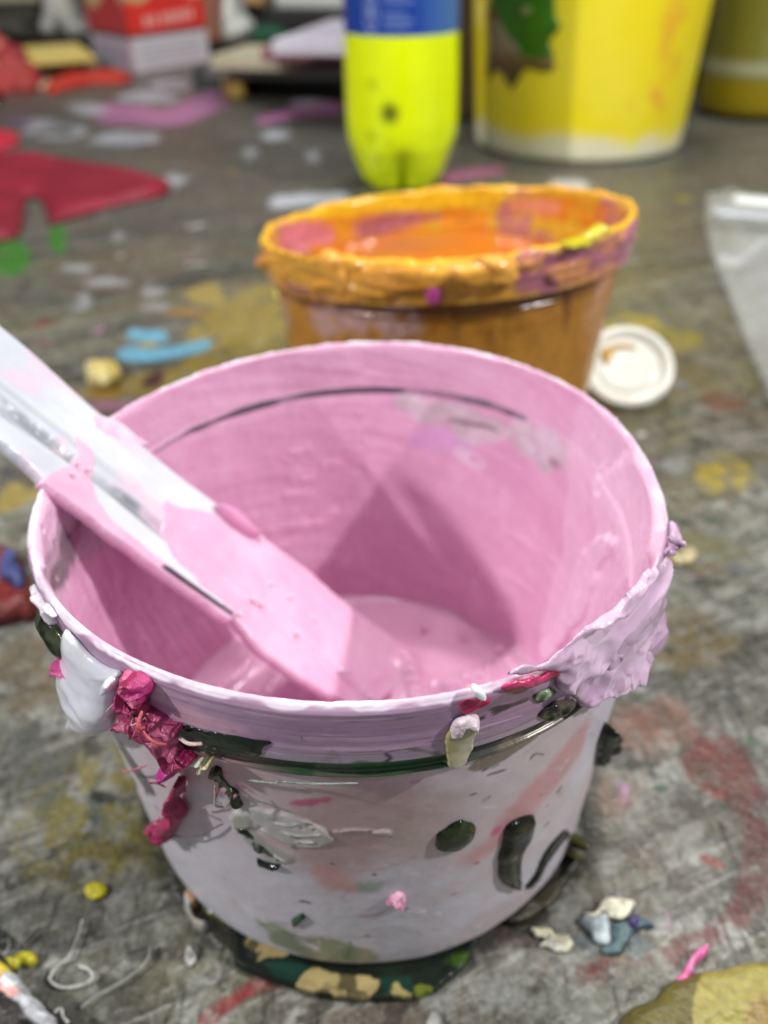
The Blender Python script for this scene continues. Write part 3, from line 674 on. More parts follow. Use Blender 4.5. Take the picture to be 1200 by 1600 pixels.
tubpart('green_blob', OUT, stroke([(888, 1298), (868, 1318), (850, 1345), (838, 1370), (822, 1388)], 13, 8), .012, color=(12, 14, 12), color2=(32, 30, 26), n=90, warp=.003, material=M_GLOSSY, seed=18)
tubpart('green_blob', OUT, [(945, 1128), (953, 1145), (950, 1170), (940, 1196), (930, 1204), (934, 1160)], .06, color=(16, 26, 18), color2=(40, 54, 38), n=70, hn=.03, hf=24, warp=.008, material=M_GLOSSY, seed=19)
tubpart('green_blob', OUT, [(895, 1300), (906, 1310), (906, 1330), (893, 1340), (882, 1336), (888, 1316)], .07, color=(60, 60, 30), color2=(96, 90, 44), n=60, hn=.02, hf=24, material=M_GLOSSY, seed=20)
tubpart('green_blob', OUT, [(455, 1437), (472, 1426), (479, 1433), (464, 1446), (457, 1445)], .012, sm=False, color=(24, 66, 40), n=40, material=M_GLOSSY, seed=21)
tubpart('green_blob', OUT, [(402, 1340), (412, 1344), (424, 1348), (438, 1350), (436, 1356), (420, 1354), (404, 1350)], .014, color=(24, 32, 26), n=60, hn=.01, hf=30, warp=.004, material=M_GLOSSY, seed=22)
tubpart('black_smear', OUT, stroke([(372, 1293), (392, 1306), (402, 1318), (418, 1330), (438, 1342)], 11, 4), .010, color=(36, 38, 36), color2=(120, 124, 116), cs=26, n=90, hn=.02, hf=36, warp=.006, wf=26, material=M_GLOSSY, seed=23)
tubpart('white_flake', OUT, stroke([(428, 1333), (438, 1340), (452, 1346)], 7, 3), .006, color=(214, 216, 214), n=50, material=M_DRY, seed=24)
tubpart('green_blob', OUT, [(336, 1196), (348, 1204), (356, 1222), (372, 1236), (380, 1252), (374, 1258), (356, 1256), (342, 1240), (338, 1222), (328, 1204)], .022, color=(14, 20, 14), color2=(54, 60, 36), cs=20, n=110, hn=.035, hf=14, ridge=.5, warp=.01, wf=24, material=M_GLOSSY, seed=25)
tubpart('pink_flake', OUT, [(610, 1400), (624, 1394), (636, 1400), (634, 1414), (622, 1420), (612, 1414), (604, 1412)], .02, color=(214, 158, 184), color2=(190, 130, 160), cs=30, n=60, hn=.03, hf=34, warp=.008, wf=30, material=M_DRY, seed=26)
tubpart('pink_flake', OUT, stroke([(374, 1232), (362, 1250), (340, 1266)], 6, 2), .012, lift=.012, color=(220, 150, 172), n=60, material=M_WET, seed=27)
# magenta skin of dried paint, crumpled
MG, MG2 = (176, 44, 108), (206, 84, 148)
tubpart('magenta_skin', SK, [(60, 1016), (76, 1028), (92, 1036), (104, 1060), (124, 1078), (134, 1112), (118, 1098), (100, 1078), (80, 1052), (62, 1036)], .02, color=MG, color2=(220, 90, 156), cs=14, warp=.006, wf=20, n=130, hn=.03, hf=12, ridge=.5, seed=30)
tubpart('magenta_skin', SK, [(194, 1050), (210, 1050), (226, 1058), (234, 1080), (232, 1098), (250, 1112), (272, 1124), (286, 1132), (282, 1150), (282, 1166), (300, 1178), (310, 1186), (294, 1192), (274, 1196), (266, 1182), (248, 1172), (236, 1160), (216, 1146), (200, 1138), (182, 1134), (186, 1110), (190, 1080)],
        .020, edge=.02, color=(150, 34, 88), color2=(190, 92, 130), cs=14, warp=.014, wf=22, n=260, hn=.055, hf=14, ridge=.5, seed=31)
tubpart('magenta_skin', SK, [(200, 1056), (222, 1054), (240, 1070), (238, 1088), (220, 1096), (198, 1090)], .028, edge=.02, color=(180, 50, 120), color2=(150, 30, 80), cs=14, warp=.014, wf=24, n=120, hn=.05, hf=18, ridge=.5, seed=32)
tubpart('magenta_skin', OUT, [(268, 1178), (288, 1172), (304, 1180), (290, 1192), (278, 1200), (264, 1192)], .05, edge=.03, lift=.02, color=(178, 40, 128), n=90, hn=.04, hf=16, ridge=.6, warp=.004, seed=33)
tubpart('magenta_skin', OUT, [(288, 1206), (297, 1210), (298, 1220), (288, 1238), (298, 1256), (296, 1270), (282, 1288), (276, 1302), (266, 1302), (256, 1290), (244, 1292), (240, 1286), (252, 1274), (264, 1270), (272, 1256), (276, 1236), (280, 1216)],
        .026, edge=.02, lift=.02, color=(160, 40, 88), color2=(178, 62, 108), cs=14, warp=.010, wf=24, n=190, hn=.035, hf=14, ridge=.6, seed=34)
tubpart('cream_splinter', SK, stroke([(286, 1178), (300, 1184), (318, 1190)], 6, 5), .022, color=(226, 224, 210), n=50, material=M_DRY, seed=35)
tubpart('cream_splinter', SK, [(320, 1176), (326, 1184), (336, 1186), (328, 1192), (324, 1200), (310, 1200), (317, 1190)], .03, sm=False, color=(206, 200, 164), color2=(176, 164, 110), cs=30, n=60, hn=.012, hf=30, material=M_DRY, seed=36)
# fat white drip
def drip_h(u, v, d, h): return h*(1+1.3*sst(-.08, -.25, v-(G.H-.02)))+.006*fbm(u*9, v*9, None, 2, 7)*sst(0, .03, d)
tubpart('white_drip', SK, [(101, 984), (116, 996), (140, 1022), (164, 1040), (186, 1048), (191, 1058), (182, 1072), (180, 1092), (182, 1112), (174, 1136), (156, 1146), (136, 1138), (126, 1118), (123, 1090), (112, 1056), (104, 1020)],
        .026, color=(226, 226, 236), color2=(218, 218, 232), n=150, hn=.012, hf=7, hfn=drip_h, material=M_WET, seed=37)
tubpart('white_drip', SK, [(176, 1050), (188, 1054), (192, 1066), (184, 1074), (174, 1068)], .045, color=(214, 212, 224), n=50, hn=.02, hf=20, material=M_WET, seed=38)
# fibres
def tube(name, pts, r, color, parent=None, material=None, r2=None, lift=0, label=None, cat=None, k=7, wob=0):
    P = smoothline(np.array(pts, float), 8); n = len(P); r2 = r if r2 is None else r2
    T = np.gradient(P, axis=0); T /= np.linalg.norm(T, axis=1)[:, None]+1e-12
    A = np.cross(T, [0.3, 0.2, 0.93]); A /= np.linalg.norm(A, axis=1)[:, None]+1e-12; B = np.cross(T, A)
    a = np.linspace(0, 2*math.pi, k, endpoint=False); rr = np.linspace(r, r2, n)
    if wob: rr = rr*(1+wob*2*fbm(np.arange(n)*.37, np.arange(n)*0.1+3, None, 3, 5))
    rr[0] *= .2; rr[-1] *= .2
    V = P[:, None]+rr[:, None, None]*(np.cos(a)[None, :, None]*A[:, None]+np.sin(a)[None, :, None]*B[:, None])
    V = np.swapaxes(V, 0, 1)
    return grid_mesh(name, V, closed_u=True, col=np.ones(V.shape)*lin(color), mat=material or M_DRY, parent=parent)
def onsurf(surf, pts, h):
    q = surf.unproj(pts); h = np.broadcast_to(np.asarray(h, float), (len(q),))
    return surf.pos(q[:, 0], q[:, 1], h)
def fibre(surf, pts, h, r, color, parent, name='fibre'): return tube(name, onsurf(surf, pts, h), r, color, parent)
fibre(OUT, [(282, 1294), (300, 1296), (318, 1297), (330, 1292), (344, 1284), (352, 1283)], [.03, .03, .02, .02, .015, .01], .0025, (110, 90, 104), tub)
fibre(OUT, [(205, 1196), (222, 1190), (242, 1183)], [.03, .04, .03], .0035, (200, 120, 140), tub)
fibre(OUT, [(352, 1200), (354, 1216), (356, 1228), (364, 1234)], [.05, .06, .06, .05], .003, (190, 170, 160), tub)
fibre(OUT, [(322, 1262), (326, 1252), (340, 1248), (350, 1250)], [.01, .02, .02, .01], .002, (170, 160, 170), tub)
fibre(SK, [(235, 1096), (252, 1116), (268, 1130), (276, 1142)], [.05, .06, .06, .04], .004, (196, 90, 100), tub)
fibre(SK, [(212, 1062), (208, 1056), (214, 1050)], [.03, .04, .05], .003, (206, 110, 130), tub)
fibre(SK, [(240, 1090), (246, 1104), (244, 1120)], [.04, .07, .05], .004, (196, 90, 100), tub)
fibre(SK, [(288, 1142), (306, 1146), (324, 1151)], [.02, .03, .02], .005, (206, 180, 176), tub)
fibre(SK, [(1046, 842), (1049, 844), (1051, 846)], [.0, .02, .035], .009, (200, 168, 198), tub, 'paint_curl')
fibre(OUT, [(390, 1206), (400, 1209), (440, 1213)], [.02, .02, .02], .0035, (150, 156, 150), tub)
fibre(OUT, [(434, 1209), (470, 1212), (500, 1213), (560, 1212)], [.02, .02, .02, .02], .003, (140, 146, 140), tub)

_r = random.Random(21)
for i in range(16):
    x0, y0 = _r.choice([(205, 1075), (235, 1115), (262, 1140), (285, 1180), (270, 1270), (284, 1215), (345, 1225)])
    x0 += _r.uniform(-14, 14); y0 += _r.uniform(-12, 12); an = _r.uniform(0, 6.28); L_ = _r.uniform(10, 26)
    pts = [(x0, y0), (x0+L_*.5*math.cos(an)+_r.uniform(-4, 4), y0+L_*.5*math.sin(an)+_r.uniform(-4, 4)), (x0+L_*math.cos(an), y0+L_*math.sin(an))]
    fibre(SK if y0 < 1180 else OUT, pts, [.03, _r.uniform(.03, .06), _r.uniform(.02, .06)], _r.uniform(.0012, .0026), _r.choice([(196, 90, 120), (170, 40, 90), (200, 150, 160), (150, 60, 90)]), tub)
# ================================================================== PADDLE
M_STICK = mat('white_painted_stick', None, 0.24, bump=0.22, bscale=420, noise=0.05, nscale=120, bump2=0.3, b2scale=110, rvar=.08)
def on_z(px, py, z):
    d = ray(px, py); return CAM+d*((z-CAM[2])/d[2])
A1 = on_z(152, 655, 1.40); A2 = on_z(58, 768, 1.42); B = on_z(585, 1065, ZP+.10)
Mid = (A1+A2)/2; ax = B-Mid; ax /= np.linalg.norm(ax)
wd = (A1-A2)-((A1-A2)@ax)*ax; wd /= np.linalg.norm(wd)
ST = Plane(Mid, ax, wd)
if ST.n[2] < 0: ST.e2 = -ST.e2; ST.n = -ST.n
UPE = [(-330, 250), (0, 520), (50, 562), (100, 608), (150, 652), (205, 692), (260, 738), (330, 790), (400, 845), (460, 890), (520, 940), (580, 985), (608, 1010)]
LOE = [(600, 1085), (560, 1110), (500, 1085), (430, 1040), (358, 972), (300, 930), (240, 890), (190, 858), (120, 808), (62, 762), (0, 706), (-330, 440)]
ed = ST.unproj([(250, 730), (210, 872)]); print('stick width', np.ptp(ST.unproj([(150, 652), (62, 762)])[:, 1]), np.ptp(ed[:, 1]), 'z tip', B, 'n', ST.n)
paddle = empty('stirring_paddle', Mid, 'white flat stirring paddle dipped in pink paint, leaning across the near tub', 'stirring paddle')
gq = ST.unproj([(0, 648), (60, 690), (130, 740), (200, 800), (250, 838), (330, 905), (400, 960)])
gpoly = np.polyfit(gq[:, 0], gq[:, 1], 2)
def groove(u, v): return v-np.polyval(gpoly, u)
def st_h(u, v, d, h):
    t = np.clip(d/.022, 0, 1); hh = .032*np.sqrt(1-(1-t)**2)
    q = groove(u, v); return hh-.020*np.exp(-(q/.026)**2)*sst(0, .03, d)+.003*fbm(u*5, v*14, None, 3, 9)
def st_c(u, v, d, c):
    q = groove(u, v); m = np.exp(-(np.clip(np.abs(q+.004)-.016-.03*fbm(u*3, v*3, None, 3, 25), 0, 1)/.014)**2)*sst(-.34, .06, fbm(u*2.5, q*40, None, 4, 21)+.02)  # grey streak: paint residue with the groove's shade put into the colour
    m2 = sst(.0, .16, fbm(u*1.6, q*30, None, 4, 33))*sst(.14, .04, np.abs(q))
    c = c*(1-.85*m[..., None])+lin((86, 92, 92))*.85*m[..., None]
    c = c*(1-.45*m2[..., None])+lin((146, 152, 156))*.45*m2[..., None]
    m3 = sst(.05, .2, fbm(u*2.2, v*12, None, 5, 35))[..., None]*.5; c = c*(1-m3)+lin((196, 200, 208))*m3
    m4 = sst(.1, .2, fbm(u*5+7, v*9, None, 4, 36))*sst(-.9, -.3, u); return c*(1-.6*m4[..., None])+lin((224, 196, 214))*.6*m4[..., None]
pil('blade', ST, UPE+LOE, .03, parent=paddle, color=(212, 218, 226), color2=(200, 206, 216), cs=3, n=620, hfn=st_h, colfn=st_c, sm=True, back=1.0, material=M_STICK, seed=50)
def over(u, v, d, h):
    q = groove(u, v); base = .032-.016*np.exp(-(q/.03)**2)
    return base*np.clip(d/.006, 0, 1)**.5+.004*np.clip(d/.02, 0, 1)+.008*sst(.02, .12, d)+.014*fbm(u*4, v*9, None, 3, 61)*sst(.02, .10, d)+.006*fbm(u*14, v*14, None, 2, 62)*sst(0, .05, d)
PK, PK2 = (226, 186, 210), (222, 174, 202)
pil('paint_coating', ST, [(246, 786), (262, 792), (290, 800), (322, 806), (345, 808), (350, 802), (380, 826), (405, 846), (465, 890), (522, 938), (584, 984), (614, 1010), (618, 1050), (604, 1090), (560, 1116), (498, 1090), (428, 1044), (400, 1024), (355, 972), (330, 944), (300, 922), (285, 905), (258, 880), (246, 850), (242, 820)],
    .04, parent=paddle, color=PK, color2=PK2, cs=4, n=300, hfn=over, warp=.010, wf=10, material=M_WET, seed=51)
pil('paint_coating', ST, [(104, 684), (116, 694), (134, 708), (140, 730), (140, 762), (142, 785), (156, 806), (170, 822), (220, 862), (250, 884), (286, 912), (330, 950), (352, 970), (345, 974), (300, 940), (240, 898), (185, 858), (120, 810), (60, 764), (56, 758), (72, 742), (96, 732), (110, 716), (106, 700)],
    .04, parent=paddle, color=PK, color2=PK2, cs=4, n=260, hfn=over, warp=.006, wf=14, material=M_WET, seed=52)
pil('paint_coating', ST, [(136, 656), (152, 654), (180, 668), (215, 694), (224, 702), (206, 704), (172, 694), (146, 680), (134, 668)], .03, parent=paddle, color=(228, 190, 214), color2=(232, 208, 224), cs=14, n=120, hfn=over, warp=.012, wf=18, material=M_WET, seed=53)
pil('paint_coating', ST, [(322, 800), (345, 804), (372, 828), (392, 848), (380, 850), (350, 832)], .05, parent=paddle, color=(212, 150, 186), n=80, warp=.006, lift=.03, material=M_WET, seed=54)
pil('paint_streak', ST, stroke([(240, 892), (300, 934), (356, 972)], 4, 2), .012, parent=paddle, color=(96, 92, 100), n=160, lift=.040, material=M_PLASTIC, seed=55)

M_GLINT = mat('wet_glint_bump', None, 0.05, sss=0.1)  # small domes added on the wet paint to make glints
for x_, y_ in [(410, 920), (384, 945), (396, 952), (395, 850), (452, 998), (520, 1055), (530, 1056), (566, 1096), (110, 735), (126, 744), (100, 752), (360, 968), (478, 975), (290, 838), (440, 940)]:
    pil('glint_bump', ST, ell(x_, y_, 4.5, 4, 0, 10, .05), .012, parent=paddle, color=(236, 208, 226), n=14, lift=.040, material=M_GLINT)
_PP = Plane((0, 0, ZP+.012), (1, 0, 0), (0, 1, 0))
for x_, y_ in [(722, 984), (732, 986), (664, 980), (780, 1016), (690, 1040)]:
    pil('glint_bump', _PP, ell(x_, y_, 5, 4, 0, 10, .05), .018, parent=tub, color=(228, 186, 210), n=14, material=M_GLINT)
# ================================================================== ORANGE TUB
OC = (0.36605+0.08246, 4.81596-2.29277)
GO = TubGeo(OC[0], OC[1], 1.42, 1.0, 0.06, -0.1035, (0, 0, 0, 0))
otub = empty('paint_tub', (OC[0], OC[1], 0), 'tub of orange paint with yellow and mauve crusted rim, behind the pink one', 'paint tub', 'plastic paint tubs')
def build_orange():
    g = GO; nth = 900; th = np.linspace(-math.pi*1.5, math.pi*.5, nth, endpoint=False); H = g.H
    zo = np.concatenate([np.linspace(0, H-.27, 90), np.linspace(H-.266, H-.18, 30), np.linspace(H-.177, H-.004, 60)])
    zi = np.concatenate([np.linspace(H-.004, H-.23, 50), np.linspace(H-.24, .05, 30)])
    T, Z = np.meshgrid(th, zo, indexing='ij'); c = np.cos(T)*3; s_ = np.sin(T)*3; d = H-Z
    n2 = fbm(c*1.5, s_*1.5, Z*4, 5, 503); n3 = fbm(c*4, s_*4, Z*6, 4, 505); st = fbm(c*.6, s_*.6, Z*34, 4, 507)
    col = np.ones(T.shape+(3,))*lin((178, 122, 44))
    def mx(m, cc, k):
        nonlocal col
        col = col*(1-(m*k)[..., None])+lin(cc)*(m*k)[..., None]
    mx(sst(0, .25, n2), (158, 106, 42), .5); mx(sst(.02, .25, -n2), (206, 150, 60), .6); mx(sst(.12, .25, n3), (130, 88, 40), .4)
    mx((d < .19)*sst(-.2, .1, st+.1), (214, 158, 66), .9); mx((d < .19)*sst(.05, .2, st), (170, 108, 108), .6)
    mx(sst(.186, .19, d)*sst(.26, .25, d), (120, 80, 50), .8)
    gl = np.full(T.shape, .35); rel = n2*.02+n3*.01+.02*st*(d < .19)+.025*(d < .19)
    p = Painter(TubSurf(g, 'outer'), T, Z, col, gl, rel)
    p([(500, 480), (640, 485), (650, 520), (560, 530), (490, 510)], (186, 150, 150), .05, .08, 6, .2, .85, 1)
    p([(800, 395), (930, 380), (985, 370), (980, 400), (920, 430), (830, 452), (800, 440)], (164, 96, 124), .03, .06, 7, .1, .9, 2)
    p([(420, 430), (500, 445), (510, 470), (440, 460)], (140, 84, 84), .03, .05, 8, .2, .8, 3)
    p(ell(680, 455, 12, 22), (176, 74, 132), .01, .01, 10, 0, .95, 4)
    p(stroke([(884, 455), (886, 490), (884, 520)], 10), (100, 50, 34), .02, .03, 9, .1, .8, 5)
    p([(925, 450), (955, 430), (950, 600), (925, 590)], (196, 140, 110), .04, .05, 7, .3, .7, 6)
    outer = g.xyz(T, Z, g.prof('outer', Z)+rel); Co = col; Go = gl
    T, Z = np.meshgrid(th, zi, indexing='ij'); c = np.cos(T)*3; s_ = np.sin(T)*3; d = H-Z
    n2 = fbm(c*1.3, s_*1.3, Z*3, 4, 513)
    col = np.ones(T.shape+(3,))*lin((206, 158, 46))
    mx(sst(.02, .10, n2), (180, 108, 124), .8); mx(sst(.0, .1, fbm(c*.9+3, s_*.9, Z*3, 4, 517))*(d > .04), (212, 124, 40), .8)
    p = Painter(TubSurf(g, 'inner'), T, Z, col, None, None)
    p([(560, 350), (590, 332), (640, 325), (690, 340), (640, 360), (580, 372)], (160, 92, 108), .04, .06, 6, 0, .9, 3)
    p([(440, 365), (470, 350), (520, 355), (510, 385), (450, 388)], (206, 120, 140), .04, .05, 6, 0, .9, 4)
    p([(800, 310), (860, 312), (865, 335), (805, 335)], (216, 140, 116), .04, .05, 6, .1, .9, 5)
    p([(440, 345), (540, 315), (700, 300), (800, 300), (760, 318), (640, 325), (560, 335)], (228, 186, 40), .03, .04, 6, 0, .95, 6)
    inner = g.xyz(T, Z, g.prof('inner', Z)-n2*.03); Ci = col
    tf = th[:, None]; one = np.ones((nth, 1, 1)); lt = []; lc = []
    for a_, rr, dz in ((0, 1.015, .0), (1, .995, .018), (2, .975, .004)):
        k = fbm(np.cos(tf)*6, np.sin(tf)*6, None, 4, 520)*.06
        lt.append(g.xyz(tf, np.full((nth, 1), H)+dz+k, np.full((nth, 1), rr)))
        q = sst(-.05, .1, fbm(np.cos(th)*3, np.sin(th)*3, None, 3, 523))[:, None, None]
        lc.append(lin((228, 168, 60))*(1-q)+lin((222, 178, 50))*q)
    fl = [g.xyz(tf, np.full((nth, 1), .05), np.full((nth, 1), r)) for r in (.5, .02)]
    un = [g.xyz(tf, np.full((nth, 1), .01), np.full((nth, 1), r)) for r in (.02, .7)]
    P = np.concatenate(un+[outer]+lt+[inner]+fl, 1)
    C = np.concatenate([one*lin((150, 100, 50))]*2+[Co]+lc+[Ci]+[one*lin((200, 120, 40))]*2, 1)
    grid_mesh('tub_body', P, closed_u=True, col=C, mat=M_GLOSSY, parent=otub)
    # paint inside, close to the rim
    zp = H-.31; nr = 90; r = np.linspace(0, 1, nr)[None, :]; t = np.linspace(0, 2*math.pi, 240, endpoint=False)[:, None]
    R = r*.945*g.R; x = R*np.cos(t); y = R*np.sin(t)
    z = zp+.02*fbm(x*3, y*3, None, 3, 530)+(g.tx*x+g.ty*y)*.4
    m = sst(-.02, .15, fbm(x*1.5+3, y*1.5, None, 3, 533))[..., None]
    c = lin((188, 104, 30))*(1-m)+lin((168, 104, 46))*m
    grid_mesh('paint', np.stack([x+OC[0], y+OC[1], z], -1), closed_u=True, col=c, mat=M_WET, parent=otub)
    SKO = TubSurf(g, 'skirt')
    def op(name, poly, th_, **k): pil(name, SKO, poly, th_, parent=otub, **k)
    op('paint_crust', [(412, 392), (500, 402), (620, 410), (740, 405), (802, 398), (812, 412), (795, 440), (760, 455), (700, 470), (640, 472), (590, 468), (540, 475), (480, 470), (430, 448), (412, 420)], .035, color=(220, 160, 66), color2=(204, 140, 56), cs=9, warp=.02, wf=8, hn=.12, hf=2.8, hr=(1, 2.0), ridge=.3, n=260, edge=.05, material=M_GLOSSY, seed=1)
    op('paint_crust', [(800, 398), (880, 385), (960, 365), (988, 340), (990, 375), (980, 400), (930, 425), (860, 445), (800, 452)], .03, color=(170, 100, 124), color2=(206, 140, 90), cs=7, warp=.02, wf=8, hn=.09, hf=3.2, hr=(1, 2.0), ridge=.35, n=220, edge=.05, material=M_GLOSSY, seed=2)
    op('paint_crust', [(505, 392), (530, 396), (545, 420), (560, 445), (540, 462), (515, 440), (505, 415)], .05, color=(224, 160, 70), warp=.02, wf=9, hn=.05, hf=5, ridge=.4, n=110, material=M_GLOSSY, seed=3)
    op('paint_crust', ell(678, 455, 13, 20), .07, color=(178, 72, 136), n=50, material=M_GLOSSY, seed=4)
    op('paint_crust', [(745, 400), (790, 398), (808, 425), (790, 445), (760, 440), (768, 420)], .05, color=(226, 164, 74), warp=.02, wf=10, hn=.05, hf=5, ridge=.4, n=110, material=M_GLOSSY, seed=5)
    op('yellow_smear', [(880, 378), (920, 362), (938, 350), (932, 368), (900, 386)], .06, color=(190, 176, 40), warp=.02, wf=10, hn=.06, hf=12, n=60, material=M_GLOSSY, seed=6)
build_orange()

# ================================================================== lathe things
def lathe(name, cx, cy, prof, color, parent=None, nth=96, material=None, colfn=None, rfn=None, nz=None, label=None):
    pr = np.array(prof, float)
    if nz:
        L = np.r_[0, np.cumsum(np.hypot(*np.diff(pr, axis=0).T))]; t = np.linspace(0, L[-1], nz); pr = np.stack([np.interp(t, L, pr[:, 0]), np.interp(t, L, pr[:, 1])], 1)
    th = np.linspace(0, 2*math.pi, nth, endpoint=False)
    T, Z = np.meshgrid(th, pr[:, 1], indexing='ij'); R = np.broadcast_to(pr[:, 0], T.shape).copy()
    if rfn is not None: R = rfn(T, Z, R)
    P = np.stack([cx+R*np.cos(T), cy+R*np.sin(T), Z], -1)
    c = np.ones(T.shape+(3,))*lin(color)
    if colfn is not None: c = colfn(T, Z, c)
    return grid_mesh(name, P, closed_u=True, col=c, mat=material or M_PLASTIC, parent=parent)
# ---- soda bottle
BX, BY, BR = 0.385, 9.05, 0.675
bot = empty('soda_bottle', (BX, BY, 0), 'plastic drink bottle of neon yellow-green paint with blue label, behind the orange tub', 'bottle')
def b_r(T, Z, R):
    k = sst(.62, .0, Z); five = np.abs(np.sin(2.5*(T+math.pi/2)))**.55         # five feet, one gap facing the tub
    return R*(1-k*.58*(1-five))
def b_c(T, Z, c):
    for (t0, z0, r, a) in ((-1.80, .93, .17, .95), (-2.1, 1.22, .09, .35), (-2.16, .66, .1, .35), (-1.8, .6, .08, .2), (-2.1, .40, .09, .3)):
        d = np.hypot((T-2*math.pi-t0)*BR, Z-z0); m = (sst(r, r*.2, d)*a)[..., None]; c = c*(1-m)+lin((70, 78, 20))*m
    return c
zt = 1.66
lathe('bottle_body', BX, BY, [(.02, .14), (.2, .1), (.34, .02), (.42, .0), (.50, .05), (.60, .28), (.655, .5), (BR, .75), (BR, 1.3), (BR-.015, 1.8), (BR-.025, 2.1), (BR-.03, 2.28), (BR-.03, 4.0), (BR-.02, 4.2), (.62, 4.7), (.45, 5.3), (.24, 5.8), (.2, 6.1), (.02, 6.1)], (226, 242, 4), bot, 160, M_WET, b_c, b_r, 180)
def l_c(T, Z, c):
    t = T-2*math.pi
    m = (sst(.3, .9, t+math.pi/2+.15)*.45)[..., None]; c = c*(1-m)+lin((90, 140, 190))*m
    def rect(t0, t1, z0, z1, k, cc=(150, 170, 205)):
        nonlocal c
        q = (sst(t0-.02, t0+.02, t)*sst(t1+.02, t1-.02, t)*sst(z0-.01, z0+.01, Z)*sst(z1+.01, z1-.01, Z)*k)[..., None]; c = c*(1-q)+lin(cc)*q
    for i, zz in enumerate(np.arange(1.78, 4.0, .06)):
        if i % 4 == 3: continue
        rect(-1.88, -1.88+.42+.08*math.sin(i*2.1), zz, zz+.022, .6)
    e = np.hypot((t+2.13)*BR/.075, (Z-1.92)/.17); q = (sst(.2, .06, np.abs(e-1))*.6)[..., None]; c = c*(1-q)+lin((170, 185, 215))*q
    e = np.hypot((t+2.13)*BR/.028, (Z-1.93)/.09); q = (sst(1.1, .8, e)*.6)[..., None]; c = c*(1-q)+lin((170, 185, 215))*q
    return c
lathe('label', BX, BY, [(BR-.028, zt), (BR-.012, zt+.004), (BR-.012, 4.0), (BR-.028, 4.004)], (24, 62, 150), bot, 200, M_PLASTIC, l_c, None, 160)
lathe('cap', BX, BY, [(.02, 6.02), (.26, 6.02), (.27, 6.05), (.27, 6.35), (.24, 6.4), (.02, 6.4)], (30, 70, 160), bot)
# ---- yellow bucket
KX, KY, KR = 3.03, 11.35, 1.49
buck = empty('plastic_bucket', (KX, KY, 0), 'large yellow paint-smeared bucket with torn green and brown sticker, standing at the back', 'bucket')
def k_c(T, Z, c):
    n = fbm(np.cos(T)*3, np.sin(T)*3, Z*1.0, 4, 601)
    m = (sst(-.1, .3, n)*.5)[..., None]; c = c*(1-m)+lin((236, 222, 70))*m
    m = sst(.42, .12, Z+n*.5)[..., None]*.92; c = c*(1-m)+lin((222, 220, 196))*m
    t = T-2*math.pi
    dd = np.hypot((t+.98)*KR, (Z-1.4)/1.6); m = (sst(.35, .1, dd+n*.7)*sst(.0, .1, fbm(np.cos(T)*9, np.sin(T)*9, Z*4, 4, 603)))[..., None]*.8; c = c*(1-m)+lin((232, 170, 50))*m
    dd = np.hypot((t+1.12)*KR, (Z-.75)/.6); m = (sst(.45, .1, dd)*sst(-.02, .08, fbm(np.cos(T)*9, np.sin(T)*9, Z*5, 4, 607)))[..., None]*.7; c = c*(1-m)+lin((230, 160, 60))*m
    dd = np.hypot((t+1.22)*KR, (Z-2.3)/1.2); m = (sst(.12, .03, dd))[..., None]*.7; c = c*(1-m)+lin((150, 200, 40))*m
    return c
lathe('bucket_body', KX, KY, [(.02, .03), (KR-.12, .03), (KR-.05, 0), (KR-.01, .03), (KR, .1), (KR+.24, 4.3), (KR+.30, 4.32), (KR+.30, 4.55), (KR+.22, 4.57), (KR+.18, 4.5), (KR-.08, .12), (.02, .1)], (236, 216, 26), buck, 200, M_PLASTIC, k_c, None, 260)
class KSurf:
    def unproj(s, P):
        r = []; T = np.linspace(8, 18, 4001)
        for px, py in P:
            d = ray(px, py); Q = CAM+d*T[:, None]-np.array([KX, KY, 0]); F = np.hypot(Q[:, 0], Q[:, 1])-(KR+Q[:, 2]*.0571)
            cr = np.where((F[:-1] > 0) & (F[1:] <= 0))[0]; i = cr[0] if len(cr) else np.argmin(np.abs(F))
            r.append((math.atan2(Q[i, 1], Q[i, 0]), Q[i, 2]))
        return np.array(r)
    def pos(s, u, v, h):
        r = KR+v*.0571+h+.004; return np.stack([KX+r*np.cos(u), KY+r*np.sin(u), v], -1)
KS = KSurf()
pil('sticker', KS, [(762, 14), (790, -40), (860, -30), (866, 20), (876, 45), (862, 60), (866, 88), (840, 92), (820, 94), (800, 88), (780, 90), (764, 80), (765, 40)], .02, parent=buck, color=(50, 112, 24), color2=(44, 100, 20), n=90, warp=.03, wf=5, material=M_PLASTIC)
pil('sticker', KS, [(764, 30), (785, 34), (800, 55), (818, 80), (800, 90), (770, 86)], .03, parent=buck, color=(140, 128, 100), color2=(124, 110, 84), n=60, warp=.03, wf=5, material=M_PLASTIC)
pil('sticker', KS, [(766, 80), (820, 84), (862, 92), (864, 106), (850, 112), (822, 108), (806, 130), (800, 142), (790, 122), (778, 108), (766, 124), (762, 110)], .02, parent=buck, color=(92, 72, 48), color2=(112, 92, 52), cs=6, n=80, warp=.03, wf=5, material=M_PLASTIC)
pil('sticker', KS, [(764, 20), (776, 20), (778, 32), (764, 32)], .035, parent=buck, color=(130, 60, 34), n=30, material=M_PLASTIC)
pil('sticker', KS, ell(823, 17, 9, 8), .035, parent=buck, color=(130, 140, 90), n=30, material=M_PLASTIC)
